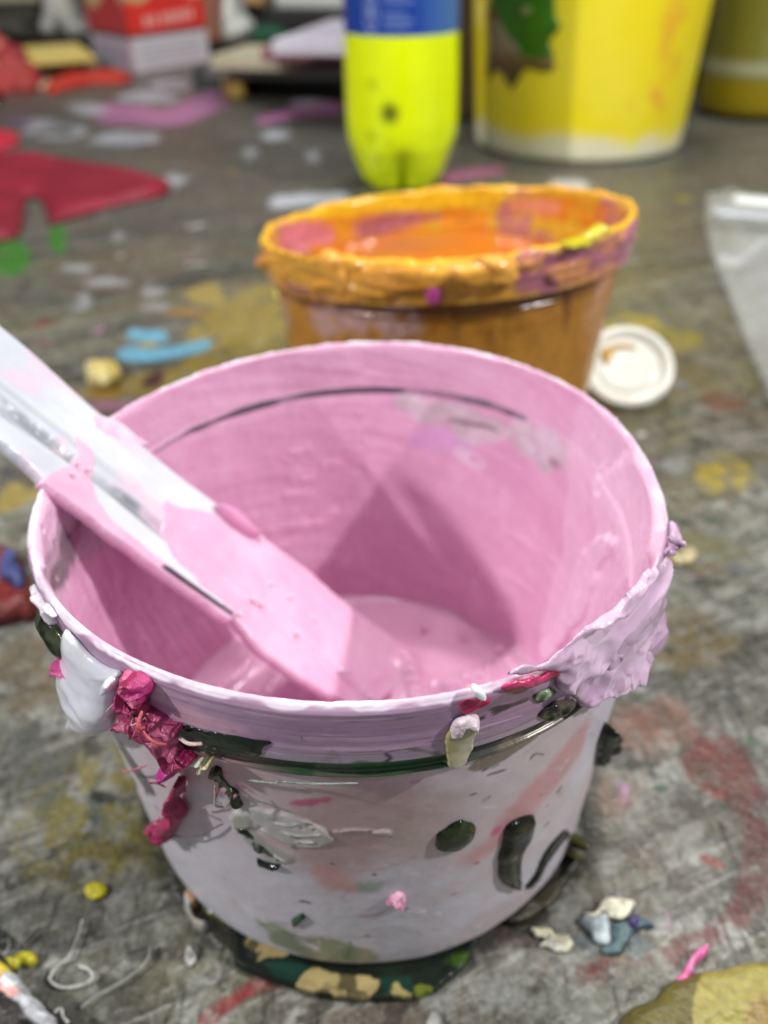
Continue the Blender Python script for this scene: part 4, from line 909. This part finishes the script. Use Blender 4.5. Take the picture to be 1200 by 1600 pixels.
# ---- jar between bottle and bucket
c0 = on_z(727, 192, 0); c0[1] += .6
jar = empty('jar', (c0[0], c0[1], 0), 'dark maroon jar with pinkish top, half hidden between the bottle and the bucket', 'jar')
def j_c(T, Z, c):
    m = sst(1.9, 2.1, Z)[..., None]; c = c*(1-m)+lin((104, 40, 40))*m
    m = sst(2.6, 2.9, Z)[..., None]; return c*(1-m)+lin((190, 150, 160))*m
lathe('jar_body', c0[0], c0[1], [(.02, .02), (.50, .02), (.55, .08), (.55, 3.1), (.5, 3.2), (.42, 3.4)], (84, 66, 48), jar, 80, M_PLASTIC, j_c, None, 90)
lathe('lid', c0[0], c0[1], [(.40, 3.36), (.47, 3.36), (.48, 3.4), (.48, 3.75), (.44, 3.8), (.02, 3.8)], (214, 190, 196), jar, 80)
# ---- right jars
c1 = on_z(1105, 150, 0); c1[1] += .9
gj = empty('bottle', (c1[0], c1[1], 0), 'pale grey upright bottle at the back beside the yellow bucket', 'bottle')
def g_c(T, Z, c):
    m = sst(1.7, 1.3, Z)[..., None]; return c*(1-m)+lin((44, 42, 36))*m
lathe('bottle_body', c1[0], c1[1], [(.02, .01), (.40, .01), (.43, .05), (.43, 3.2), (.36, 3.6), (.2, 3.9), (.2, 4.2), (.02, 4.2)], (176, 178, 176), gj, 64, M_PLASTIC, g_c, None, 90)
lathe('cap', c1[0], c1[1], [(.02, 4.18), (.23, 4.18), (.23, 4.5), (.02, 4.52)], (60, 60, 60), gj, 48)
c2 = on_z(1200, 192, 0); c2[1] += .9
oj = empty('jar', (c2[0], c2[1], 0), 'cloudy olive-yellow jar cut off by the right edge, yellow paint at its bottom', 'jar')
def o_c(T, Z, c):
    n = fbm(np.cos(T)*2, np.sin(T)*2, Z, 4, 611); m = (sst(-.1, .2, n)*.6)[..., None]; c = c*(1-m)+lin((150, 148, 84))*m
    m = sst(.62, .52, Z)[..., None]; c = c*(1-m)+lin((150, 132, 14))*m
    m = (sst(.14, .04, np.abs(Z-.75)))[..., None]*.8; return c*(1-m)+lin((186, 186, 160))*m
lathe('jar_body', c2[0], c2[1], [(.02, .02), (.74, .02), (.84, .12), (.86, .3), (.86, 3.4), (.78, 3.6), (.7, 3.8)], (132, 128, 50), oj, 96, M_PLASTIC, o_c, None, 110)
lathe('lid', c2[0], c2[1], [(.6, 3.78), (.76, 3.78), (.77, 3.82), (.77, 4.2), (.72, 4.25), (.02, 4.25)], (200, 200, 190), oj, 64)

# ================================================================== flat things on the table
def item(name, poly, thick, label, cat, group=None, **k):
    k.setdefault('back', 0.1); k.setdefault('lift', .004)
    o = pil(name, TABLE, poly, thick, **k); return tag(o, label, cat, group)
# white round lid, leaning on the orange tub
rl = .31; lc = on_z(978, 580, .17)
lid = empty('tub_cover', (lc[0], lc[1], 0), 'round white lid smeared with yellow, propped right of the orange tub', 'lid')
lathe('cover_disc', lc[0], lc[1], [(.01, .07), (rl*.62, .07), (rl*.70, .055), (rl*.78, .08), (rl*.9, .09), (rl, .08), (rl*1.02, .04), (rl, .012), (.01, .012)], (214, 214, 204), lid, 96, M_PLASTIC, None, None, 60)
LP = Plane((lc[0], lc[1], .07), (1, 0, 0), (0, 1, 0))
pil('yellow_smear', LP, None, .02, parent=lid, uvpoly=[(-.16, .12), (-.06, .17), (.06, .15), (.08, .11), (-.04, .12), (-.10, .06), (-.15, .02)], color=(196, 156, 40), color2=(180, 136, 34), n=70, warp=.02, wf=8, material=M_WET)
lid.rotation_euler = (rad(36), rad(-6), 0); lid.location.z = .175*S
# clear zip bag
M_BAG = mat('clear_plastic_film', (0.80, 0.83, 0.84), 0.08, bump=0.35, bscale=160, bump2=0.5, b2scale=50, trans=0.0, alpha=0.17)
def bag_h(u, v, d, h): return .03+.10*sst(0, .3, d)+.30*np.abs(fbm(u*1.6, v*1.6, None, 3, 71))*sst(0, .2, d)+.05*fbm(u*7, v*7, None, 3, 73)*sst(0, .1, d)
BQ = [(1102, 306), (1200, 318), (1420, 330), (1440, 640), (1300, 720), (1200, 634), (1168, 560), (1135, 470), (1108, 400), (1098, 350)]
bagroot = empty('zip_bag', (*TABLE.unproj([(1250, 480)])[0], 0), 'crinkled clear plastic zip bag lying at the right edge of the table', 'plastic bag')
pil('bag_film', TABLE, BQ, .06, parent=bagroot, color=(220, 224, 224), n=200, hfn=bag_h, sm=False, edge=.1, warp=.01, material=M_BAG, lift=.01, back=.1)
BP = Plane((0, 0, .16), (1, 0, 0), (0, 1, 0))
pil('zip_strip', BP, stroke([(1108, 330), (1200, 338), (1420, 352)], 12), .04, parent=bagroot, color=(176, 180, 186), n=160, sm=False, material=M_PLASTIC)
pil('zip_strip', BP, stroke([(1142, 312), (1200, 318), (1420, 334)], 10), .05, parent=bagroot, color=(224, 228, 226), n=160, sm=False, material=M_PLASTIC)
pil('bag_film', BP, stroke([(1200, 372), (1175, 392), (1150, 410), (1120, 404)], 12), .05, parent=bagroot, color=(190, 196, 200), n=90, material=M_BAG)
# red sheet
M_RED = mat('red_sheet', None, 0.45, bump=0.08, bscale=120, noise=0.04, nscale=60)
def cl_h(u, v, d, h):
    base = .16+.16*fbm(u*.9, v*.9, None, 3, 81)
    tun = TABLE.unproj([(62, 355)])[0]; t = np.hypot((u-tun[0])/.28, (v-tun[1])/.7)
    return base*sst(0, .2, d)*.5+.03+.32*np.exp(-t*t)*0
item('red_sheet', [(-260, 250), (0, 246), (60, 246), (110, 256), (200, 268), (258, 284), (264, 300), (240, 312), (160, 330), (90, 350), (78, 352), (72, 330), (60, 312), (45, 312), (38, 330), (34, 360), (0, 380), (-260, 430)], .05, 'flat red sheet with a rounded notch, lying at the left edge of the table', 'red sheet', color=(136, 30, 50), color2=(122, 26, 44), cs=2, n=240, hfn=cl_h, material=M_RED, edge=.05)
item('red_sheet', [(-60, 206), (20, 208), (30, 218), (22, 230), (-60, 244)], .08, 'small red scrap poking in behind the big red sheet', 'scrap', color=(180, 40, 60), n=60, material=M_RED)
# crumpled red cloth and its strap
item('red_cloth', [(-180, 90), (-20, 80), (22, 90), (44, 110), (66, 118), (76, 136), (50, 146), (20, 146), (-10, 160), (-180, 190)], .55, 'crumpled dusty red cloth heaped at the far left edge', 'cloth', color=(160, 56, 54), color2=(128, 36, 38), cs=2, n=140, warp=.25, wf=1.2, hn=.9, hf=1.1, material=M_MATTE, seed=4)
item('red_strap', stroke([(70, 142), (105, 132), (150, 124), (205, 122)], 20, 16), .16, 'flat red strap running from the crumpled cloth to the carton', 'strap', color=(176, 42, 30), color2=(186, 56, 40), n=130, warp=.1, wf=1.4, hn=.1, hf=1.6, material=M_MATTE, seed=5)
# small dried bits near the camera
YL, YL2 = (196, 186, 30), (170, 160, 26)
gB = None
item('paint_chip', [(136, 1388), (148, 1380), (166, 1382), (168, 1394), (160, 1404), (142, 1408), (134, 1400)], .018, 'small round yellow chip of dried paint left of the pink tub', 'paint chip', gB, color=YL, color2=YL2, n=50, hn=.014, hf=16, ridge=.4, warp=.014, seed=1)
item('paint_chip', [(6, 1500), (22, 1498), (34, 1490), (52, 1490), (60, 1498), (58, 1508), (46, 1514), (34, 1510), (28, 1516), (14, 1516)], .03, 'folded mustard yellow skin of paint at the lower left corner', 'paint chip', gB, color=(172, 166, 44), color2=(186, 178, 50), n=70, hn=.02, hf=16, warp=.003, material=M_WET, seed=2)
item('paint_chip', [(292, 1484), (302, 1478), (310, 1486), (306, 1502), (296, 1512), (288, 1500)], .012, 'single oval white flake lying in front of the tub base at left', 'paint chip', gB, color=(176, 176, 172), n=50, hn=.07, hf=16, ridge=.4, seed=3)
item('paint_chip', [(288, 1402), (300, 1400), (308, 1412), (304, 1428), (318, 1444), (330, 1450), (326, 1460), (308, 1458), (300, 1440), (290, 1422)], .035, 'crooked grey-white flake with an orange end beside the tub base', 'paint chip', gB, color=(160, 152, 138), color2=(186, 186, 180), cs=14, n=80, hn=.028, hf=14, ridge=.4, warp=.014, seed=4)
item('paint_chip', [(292, 1400), (306, 1402), (312, 1412), (306, 1422), (294, 1414)], .05, 'tan crumb of paint on top of the crooked grey-white flake', 'paint chip', gB, color=(178, 132, 92), n=40, hn=.02, hf=20, warp=.004, seed=44)
item('paint_chip', [(828, 1452), (842, 1448), (860, 1452), (868, 1462), (886, 1464), (896, 1478), (890, 1490), (870, 1492), (858, 1484), (846, 1482), (850, 1468), (836, 1464), (832, 1458)], .018, 'curled white flake of paint right of the tub base, nearest the tub', 'paint chip', gB, color=(208, 206, 196), color2=(220, 216, 180), cs=10, n=80, hn=.028, hf=11, ridge=.4, warp=.014, seed=5)
item('paint_chip', [(905, 1436), (925, 1432), (945, 1428), (952, 1448), (956, 1470), (944, 1476), (924, 1464), (908, 1450)], .018, 'pale blue-white flake of paint in the mixed pile at lower right', 'paint chip', gB, color=(200, 208, 208), color2=(188, 200, 204), n=80, hn=.021, hf=11, ridge=.4, warp=.014, seed=6)
item('paint_chip', [(908, 1430), (930, 1424), (942, 1408), (962, 1406), (988, 1408), (984, 1424), (972, 1440), (952, 1438), (940, 1428), (926, 1436)], .024, 'cream and yellow flake lying on the mixed pile at lower right', 'paint chip', gB, color=(216, 212, 160), color2=(222, 220, 196), cs=12, n=90, hn=.028, hf=12, ridge=.4, warp=.014, seed=7)
item('paint_chip', [(950, 1448), (975, 1440), (1000, 1436), (1018, 1446), (1020, 1452), (990, 1456), (980, 1474), (966, 1492), (944, 1492), (940, 1482), (956, 1472)], .012, 'teal and dark blue smear of paint in the mixed pile', 'paint chip', gB, color=(66, 92, 104), color2=(84, 108, 110), cs=14, n=90, hn=.021, hf=14, ridge=.4, warp=.01, seed=8)
item('paint_chip', [(976, 1436), (990, 1432), (1000, 1442), (994, 1456), (980, 1456), (972, 1446)], .035, 'small violet crumb of paint in the mixed pile', 'paint chip', gB, color=(70, 56, 110), n=50, hn=.014, hf=16, ridge=.4, warp=.014, seed=9)
item('paint_skin', [(1086, 1490), (1102, 1484), (1108, 1490), (1098, 1500), (1086, 1508), (1082, 1522), (1076, 1534), (1072, 1552), (1064, 1568), (1056, 1562), (1056, 1546), (1054, 1534), (1066, 1524), (1072, 1508)], .035, 'bright pink twisted skin of paint at the lower right', 'paint skin', gB, color=(222, 100, 160), color2=(232, 140, 186), cs=14, n=110, hn=.04, hf=18, warp=.006, material=M_WET, seed=10)
item('paint_chip', [(1052, 868), (1072, 858), (1088, 866), (1084, 880), (1060, 886), (1046, 880)], .030, 'cream blob of paint on the table at the right of the rim', 'paint chip', color=(196, 182, 140), n=60, hn=.03, warp=.02, wf=8, seed=11)
item('paint_chip', [(6, 880), (20, 874), (32, 890), (46, 920), (40, 940), (22, 930), (6, 910)], .048, 'blue patch of paint on the dark red lump at the left edge', 'paint chip', color=(78, 92, 150), color2=(60, 70, 124), cs=12, n=80, hn=.04, warp=.05, wf=8, lift=.06, seed=12)
item('paint_lump', [(-40, 860), (10, 862), (40, 876), (52, 900), (60, 930), (58, 965), (30, 975), (-40, 978)], .10, 'dark red lump of dried paint at the left edge of the picture', 'paint lump', color=(96, 24, 28), color2=(120, 44, 42), cs=6, n=110, hn=.08, hf=5, ridge=.3, warp=.05, wf=5, seed=13)
item('paint_chip', [(132, 586), (160, 578), (186, 584), (186, 602), (150, 608), (132, 600)], .12, 'pale yellow blob of paint left of the pink tub, by the paddle', 'paint chip', color=(198, 186, 130), color2=(180, 160, 80), n=60, hn=.05, warp=.04, wf=4, seed=14)
item('paint_chip', [(350, 136), (370, 130), (388, 140), (386, 152), (362, 152), (350, 146)], .35, 'mustard crumb of paint at the back, in front of the board stack', 'paint chip', color=(196, 162, 70), color2=(210, 180, 90), n=50, hn=.2, hf=2, warp=.1, wf=2, seed=15)
item('paint_chip', [(430, 455), (440, 452), (448, 460), (444, 470), (430, 468)], .054, 'cream-yellow dab of paint beside the orange tub at left', 'paint chip', color=(208, 198, 120), n=50, seed=16)
# curly fibres
def wire(pts, r, color, label, group=None):
    q = TABLE.unproj(pts); P = np.concatenate([q, np.full((len(q), 1), r*1.2+.006)], 1)
    return tag(tube('paint_string', P, r, color, None, M_DRY, wob=.4, k=8), label, 'paint string', group)
wire([(130, 1440), (126, 1460), (118, 1480), (108, 1500), (94, 1510), (84, 1522), (80, 1534), (92, 1544), (112, 1546), (134, 1540), (146, 1530), (140, 1518), (124, 1512)], .0055, (176, 176, 170), 'long grey curled string of dried paint at lower left')
wire([(2, 1476), (14, 1472), (14, 1484), (8, 1494), (0, 1490)], .005, (170, 170, 168), 'short curled grey string at the left edge')
wire([(28, 1484), (42, 1472), (54, 1460)], .007, (118, 118, 116), 'short straight dark grey string at lower left')
wire([(128, 1578), (150, 1560), (190, 1538), (230, 1505), (236, 1480)], .0055, (140, 142, 136), 'long faint pale string crossing the table in front of the tub')
wire([(86, 1585), (96, 1580), (100, 1592), (108, 1602)], .006, (214, 212, 206), 'tiny white curl beside the paint-crusted bar end')
# printed scrap under the tub
def sc_c(u, v, d, c):
    w_ = fbm(u*18, v*18, None, 4, 91)*.05
    for poly, cc in (([(385, 1470), (400, 1464), (420, 1478), (448, 1494), (440, 1502), (420, 1500), (405, 1506), (404, 1492), (388, 1482)], (170, 152, 106)),
                     ([(490, 1516), (520, 1526), (580, 1530), (580, 1566), (540, 1562), (464, 1546)], (168, 150, 104)),
                     ([(600, 1562), (622, 1536), (634, 1556), (640, 1564)], (168, 156, 100)),
                     ([(646, 1548), (668, 1546), (676, 1556), (660, 1566), (646, 1564)], (110, 120, 40)),
                     ([(700, 1498), (732, 1494), (720, 1516), (700, 1512)], (58, 84, 30))):
        m = sst(-.004, .004, sdf(smoothpoly(TABLE.unproj(poly), 3), u+w_*.8, v+w_*.5))[..., None]; m = m*(1-.75*sst(.06, .2, fbm(u*16, v*16, None, 4, 92)))[..., None]; c = c*(1-m)+lin(cc)*.85*m
    for poly in (([(410, 1508), (450, 1504), (500, 1520), (470, 1546), (430, 1530)],), ([(590, 1534), (640, 1530), (650, 1560), (600, 1562)],)):
        m = sst(-.004, .004, sdf(TABLE.unproj(poly[0]), u, v+w_*.3)-.0)[..., None]*.8
        m = m*((c[..., :1] < .2)); c = c*(1-m)+lin((22, 56, 46))*m
    return c
def sc_h(u, v, d, h): return .022*np.clip(d/.01, 0, 1)**.5+.012*sst(.05, 0, d)
item('printed_scrap', [(363, 1442), (366, 1512), (382, 1522), (430, 1540), (500, 1562), (560, 1568), (640, 1566), (682, 1554), (722, 1520), (745, 1478), (770, 1440), (700, 1400), (500, 1380), (400, 1420)], .02, 'dark green and cream printed plastic scrap stuck under the pink tub', 'printed scrap', color=(20, 26, 22), color2=(28, 36, 28), cs=5, n=260, sm=False, hfn=sc_h, colfn=sc_c, material=M_GLOSSY, edge=.01, lift=-.002)
# dried olive paint ridge at the tub's foot
item('paint_ridge', [(268, 1350), (282, 1382), (300, 1410), (330, 1436), (362, 1452), (378, 1470), (400, 1462), (380, 1440), (330, 1420), (285, 1370)], .03, 'olive ridge of dried paint along the foot of the pink tub, at left', 'paint ridge', color=(66, 66, 38), color2=(90, 88, 52), cs=10, n=120, hn=.03, hf=12, warp=.01, material=M_GLOSSY, seed=20)
item('paint_ridge', [(790, 1440), (830, 1405), (870, 1370), (892, 1340), (905, 1345), (880, 1388), (845, 1425), (810, 1448)], .015, 'thin dark ridge of paint along the foot of the pink tub, at right', 'paint ridge', color=(46, 44, 34), color2=(70, 62, 40), cs=10, n=100, hn=.02, hf=12, warp=.015, seed=21)
# olive palette lid at lower right
def ol_h(u, v, d, h): return .03*np.clip(d/.02, 0, 1)**.5+.03*sst(.16, .20, d)*0+.022*sst(.0, .05, d)*(1-sst(.12, .18, d))
def ol_c(u, v, d, c):
    q = TABLE.unproj([(1230, 1640)])[0]; r = np.hypot(u-q[0], v-q[1]); w_ = fbm(u*3, v*3, None, 3, 95)*.06
    m = sst(.30, .285, r+w_)[..., None]; c = c*(1-m)+lin((146, 136, 70))*m
    m = (sst(.16, .13, r+w_*1.5)*.8)[..., None]; return c*(1-m)+lin((134, 108, 56))*m
item('paint_puddle', [(965, 1600), (985, 1575), (1020, 1562), (1040, 1540), (1075, 1524), (1120, 1516), (1150, 1508), (1200, 1504), (1300, 1500), (1340, 1640), (1300, 1760), (1060, 1740), (960, 1660)], .04, 'thick smooth olive-yellow puddle of dried paint at the lower right corner', 'paint puddle', color=(98, 90, 40), color2=(90, 82, 36), cs=5, n=200, hfn=ol_h, colfn=ol_c, warp=.008, wf=8, material=M_DRY, lift=0)
# paint-crusted bar in the lower left corner
def bar_c(u, v, d, c):
    w_ = fbm(u*16, v*16, None, 4, 97)*.05
    for poly, cc, cc2 in (([(-10, 1490), (6, 1500), (40, 1540), (70, 1570), (60, 1590), (20, 1550), (-10, 1520)], (50, 62, 44), (80, 86, 50)),
                     ([(32, 1545), (42, 1548), (60, 1566), (84, 1586), (96, 1602), (84, 1625), (52, 1598), (26, 1566)], (206, 208, 212), (170, 172, 178)),
                     ([(-6, 1520), (10, 1530), (24, 1552), (30, 1566), (22, 1564), (6, 1545), (-8, 1534)], (206, 120, 116), (220, 170, 160)),
                     ([(-4, 1512), (8, 1516), (12, 1526), (2, 1532), (-6, 1526)], (214, 190, 60), (230, 220, 150)),
                     ([(16, 1538), (28, 1536), (30, 1546), (20, 1548)], (210, 216, 220), (210, 216, 220))):
        m = sst(-.006, .006, sdf(smoothpoly(BARP.unproj(poly), 3), u, v)+w_)[..., None]
        t = sst(-.1, .1, fbm(u*22, v*22, None, 4, 98))[..., None]; c = c*(1-m)+(lin(cc)*(1-t)+lin(cc2)*t)*m
    return c
BARP = Plane((0, 0, .06), (1, 0, 0), (0, 1, 0))
def bar_h(u, v, d, h): return .05*np.clip(d/.03, 0, 1)**.5+.02*np.abs(fbm(u*14, v*14, None, 4, 99))
tag(pil('crusted_bar', BARP, [(-80, 1420), (-10, 1480), (6, 1496), (40, 1540), (70, 1568), (96, 1594), (130, 1640), (60, 1760), (-120, 1640)], .05, color=(44, 40, 38), color2=(26, 24, 24), cs=16, n=260, sm=False, hfn=bar_h, colfn=bar_c, material=M_DRY, back=1.0), 'dark bar crusted with white, red and yellow paint in the lower left corner', 'bar')

# ================================================================== things at the back of the table
P0 = on_z(212, 116, 0); P1 = on_z(328, 96, 0); P2 = on_z(150, 102, 0)
def quad_face(name, a, b, h, nrm, color, parent, colfn=None, nu=120, nv=80, z0=0, material=None):
    """upright panel with thickness from a to b, height h"""
    a = np.array(a[:2]); b = np.array(b[:2]); L = np.linalg.norm(b-a); t = (b-a)/L; n = np.array([t[1], -t[0]])*nrm
    U, V = np.meshgrid(np.linspace(0, 1, nu), np.linspace(0, 1, nv), indexing='ij')
    f = np.stack([a[0]+U*L*t[0], a[1]+U*L*t[1], z0+V*h], -1)
    k = f-np.r_[n, 0]*.03
    P = np.concatenate([f, k[:, ::-1]], 1)
    c = np.ones(U.shape+(3,))*lin(color)
    if colfn is not None: c = colfn(U, V, c)
    C = np.concatenate([c, c[:, ::-1]], 1)
    return grid_mesh(name, P, closed_v=True, col=C, mat=material or M_MATTE, parent=parent)
def rc(U, V, c, u0, u1, v0, v1, cc, k=1, e=.012):
    m = (sst(u0-e, u0+e, U)*sst(u1+e, u1-e, U)*sst(v0-e, v0+e, V)*sst(v1+e, v1-e, V)*k)[..., None]; return c*(1-m)+lin(cc)*m
carton = empty('carton', ((P0[0]+P1[0])/2, (P0[1]+P1[1])/2+1, 0), 'red and white printed carton standing at the back left of the table', 'carton')
HC = 2.4
def f1(U, V, c):
    c = rc(U, V, c, 0, 1, 0, .29, (206, 200, 206)); c = rc(U, V, c, 0, 1, .28, .315, (80, 40, 50))
    for k in range(4): c = rc(U, V, c, .1, .9, .05+k*.045, .062+k*.045, (120, 100, 120), .8, .006)
    for k, (a, b) in enumerate([(.2, .27), (.30, .36), (.42, .48), (.50, .57), (.59, .66), (.68, .75), (.77, .84)]): c = rc(U, V, c, a, b, .36+.004*k, .44+.004*k, (238, 190, 180), .75, .01)
    m = sst(.58, .62, V+.16*np.exp(-((U-.52)/.13)**2)*-1+.05*np.sin(U*9))[..., None]; return c*(1-m)+lin((198, 176, 120))*m
def f2(U, V, c):
    c = rc(U, V, c, 0, 1, 0, .29, (176, 168, 182)); c = rc(U, V, c, 0, 1, .28, .315, (70, 40, 50))
    for k in range(3): c = rc(U, V, c, .15, .85, .06+k*.055, .075+k*.055, (110, 96, 116), .7, .006)
    m = sst(.55, .60, V+.08*np.sin(U*7))[..., None]; return c*(1-m)+lin((184, 166, 120))*m
P3 = P2+(P1-P0)
quad_face('carton_front', P0, P1, HC, 1, (222, 48, 40), carton, f1)
quad_face('carton_side', P2, P0, HC, 1, (168, 52, 58), carton, f2)
quad_face('carton_back', P1, P3, HC, 1, (170, 50, 50), carton)
quad_face('carton_side', P3, P2, HC, 1, (170, 50, 50), carton)
def slab(name, px0, px1, depth, h, z, color, label, cat, rot=0, parent=None, **k):
    a = on_z(*px0, z); b = on_z(*px1, z); c = (a+b)/2; L = np.linalg.norm((b-a)[:2]); r = math.atan2(b[1]-a[1], b[0]-a[0])
    n = np.array([-math.sin(r), math.cos(r), 0])
    o = box(name, c+n*depth/2+np.array([0, 0, 0]), (L, depth, h), color, parent, r, **k)
    return tag(o, label, cat) if parent is None else o
slab('board', (302, 138), (548, 142), 2.2, .35, 0, (60, 62, 62), 'dark lowest board of the stack at the back centre', 'board')
slab('board', (322, 122), (548, 126), 2.6, .22, .35, (112, 112, 108), 'grey middle board of the stack at the back centre', 'board')
slab('board', (330, 108), (450, 112), 1.6, .22, .57, (196, 188, 160), 'short cream board on top of the stack at the back centre', 'board')
slab('tray', (408, 94), (548, 96), 3.4, .16, .8, (150, 84, 104), 'flat tray with pink edge behind the board stack', 'tray')
slab('tray', (425, 86), (548, 88), 3.2, .20, 1.05, (206, 200, 214), 'pale lilac slab lying on the pink-edged tray', 'tray')
slab('paper_sheet', (-160, 150), (75, 140), 2.6, .08, .0, (196, 190, 160), 'cream paper sheet under the yellow one at the far left', 'paper')
slab('paper_sheet', (-160, 118), (150, 96), 2.6, .10, .36, (206, 186, 104), 'yellow paper sheet on the pile at the far left', 'paper')
slab('board', (-160, 134), (158, 110), 3.4, .2, .12, (118, 116, 96), 'thick olive grey board under the yellow paper', 'board')
# white pieces standing beyond the carton
class Vert:
    def __init__(s, y): s.P = Plane((0, y, 0), (1, 0, 0), (0, 0, 1))
    def unproj(s, P): return s.P.unproj(P)
    def pos(s, u, v, h): return s.P.pos(u, v, h)
VB = Vert(22)
def vitem(name, poly, thick, label, cat, y=22, **k):
    return tag(pil(name, Vert(y), poly, thick, **k), label, cat)
vitem('plastic_bag', [(76, -60), (150, -60), (150, 20), (156, 58), (140, 62), (118, 60), (106, 44), (98, 56), (74, 56), (66, 40), (72, 10)], .9, 'white plastic bag with two hanging corners, left of the carton', 'plastic bag', color=(214, 218, 216), color2=(196, 204, 202), cs=1, n=120, hn=.5, hf=1.0, material=M_PLASTIC, warp=.1, wf=1, seed=3)
vitem('plastic_bag', [(350, -60), (384, -60), (380, 10), (398, 38), (384, 62), (362, 70), (346, 64), (344, 20)], .9, 'white crumpled plastic bag right of the carton', 'plastic bag', color=(212, 214, 206), color2=(200, 202, 194), cs=1, n=100, hn=.4, hf=1.2, material=M_PLASTIC, seed=4)
vitem('paper_packet', [(312, -60), (352, -60), (350, 20), (348, 66), (322, 66), (310, 40)], .8, 'brown paper packet between the carton and the white bag', 'packet', color=(172, 118, 96), color2=(160, 108, 88), n=90, material=M_MATTE, y=21.6, seed=5)
vitem('green_cloth', [(388, 42), (420, 38), (446, 46), (448, 66), (420, 72), (388, 68)], .5, 'dark green cloth lump on the dark shelf behind the board stack', 'cloth', color=(26, 92, 62), n=60, material=M_MATTE, y=24.5, seed=6)
vitem('tan_lump', [(470, 46), (500, 44), (536, 48), (536, 68), (500, 68), (468, 66)], .5, 'tan lump on the dark shelf, next to the blue-labelled bottle', 'lump', color=(150, 132, 90), color2=(110, 104, 84), cs=1.2, n=60, material=M_MATTE, y=24.5, hn=.3, hf=1.5, seed=7)
vitem('red_lump', [(-20, 60), (10, 62), (20, 90), (0, 100), (-20, 100)], .4, 'small pale red lump behind the crumpled cloth', 'lump', color=(186, 90, 86), n=50, material=M_MATTE, y=19.0, seed=8)
# the shelf with dark clutter that closes the view
slab('shelf_board', (-500, 84), (1700, 84), 14, .08, .0, (44, 42, 40), 'long dark shelf board behind the table', 'shelf')
back = [(-27, 9, 3.4, (46, 46, 48), 'charcoal box on the back shelf, farthest left'),
        (-17.5, 7, 3.8, (64, 60, 54), 'grey-brown box on the back shelf, behind the yellow paper pile'),
        (-10, 6, 3.2, (36, 34, 36), 'black box on the back shelf, behind the red and white carton'),
        (-3.5, 6, 3.6, (50, 48, 46), 'dark grey box on the back shelf, behind the board stack'),
        (3, 6, 3.5, (60, 54, 50), 'dark brown box on the back shelf, behind the soda bottle'),
        (9.5, 8, 3.9, (40, 38, 38), 'near-black box on the back shelf, behind the yellow bucket'),
        (18, 10, 3.6, (92, 90, 80), 'paler grey box on the back shelf, at the far right')]
for x, w, h, c, lb in back:
    tag(box('storage_box', (x+w/2, 30.5, .06), (w*.96, 2.5, h), c, None, 0, .05), lb, 'storage box', 'dark boxes on the back shelf')
vitem('pale_bar', [(425, -14), (548, -12), (548, 20), (430, 18)], .5, 'pale bar at the top of the picture, left of the blue bottle label', 'bar', y=26, color=(190, 192, 184), n=80, sm=False, material=M_MATTE)
vitem('tan_bar', [(374, -14), (418, -14), (418, 12), (376, 12)], .5, 'short tan block at the top beside the white bag', 'block', y=26, color=(176, 140, 94), n=60, sm=False, material=M_MATTE)
vitem('tan_bar', [(-40, -14), (68, -14), (70, 8), (-40, 12)], .5, 'tan block in the top left corner', 'block', y=26, color=(150, 142, 118), n=80, sm=False, material=M_MATTE)
vitem('dark_bottle', [(-30, 20), (20, 18), (44, 26), (60, 44), (62, 62), (-30, 66)], .8, 'dark greenish lump on the shelf at the top left, by the white bag', 'lump', y=25, color=(70, 68, 56), color2=(44, 40, 34), cs=1, n=80, material=M_MATTE)
tag(box('wall', (0, 46, -14), (160, 1, 60), (96, 94, 92)), 'plain grey wall behind the shelf', kind='structure')
print('script done', len(bpy.data.objects))
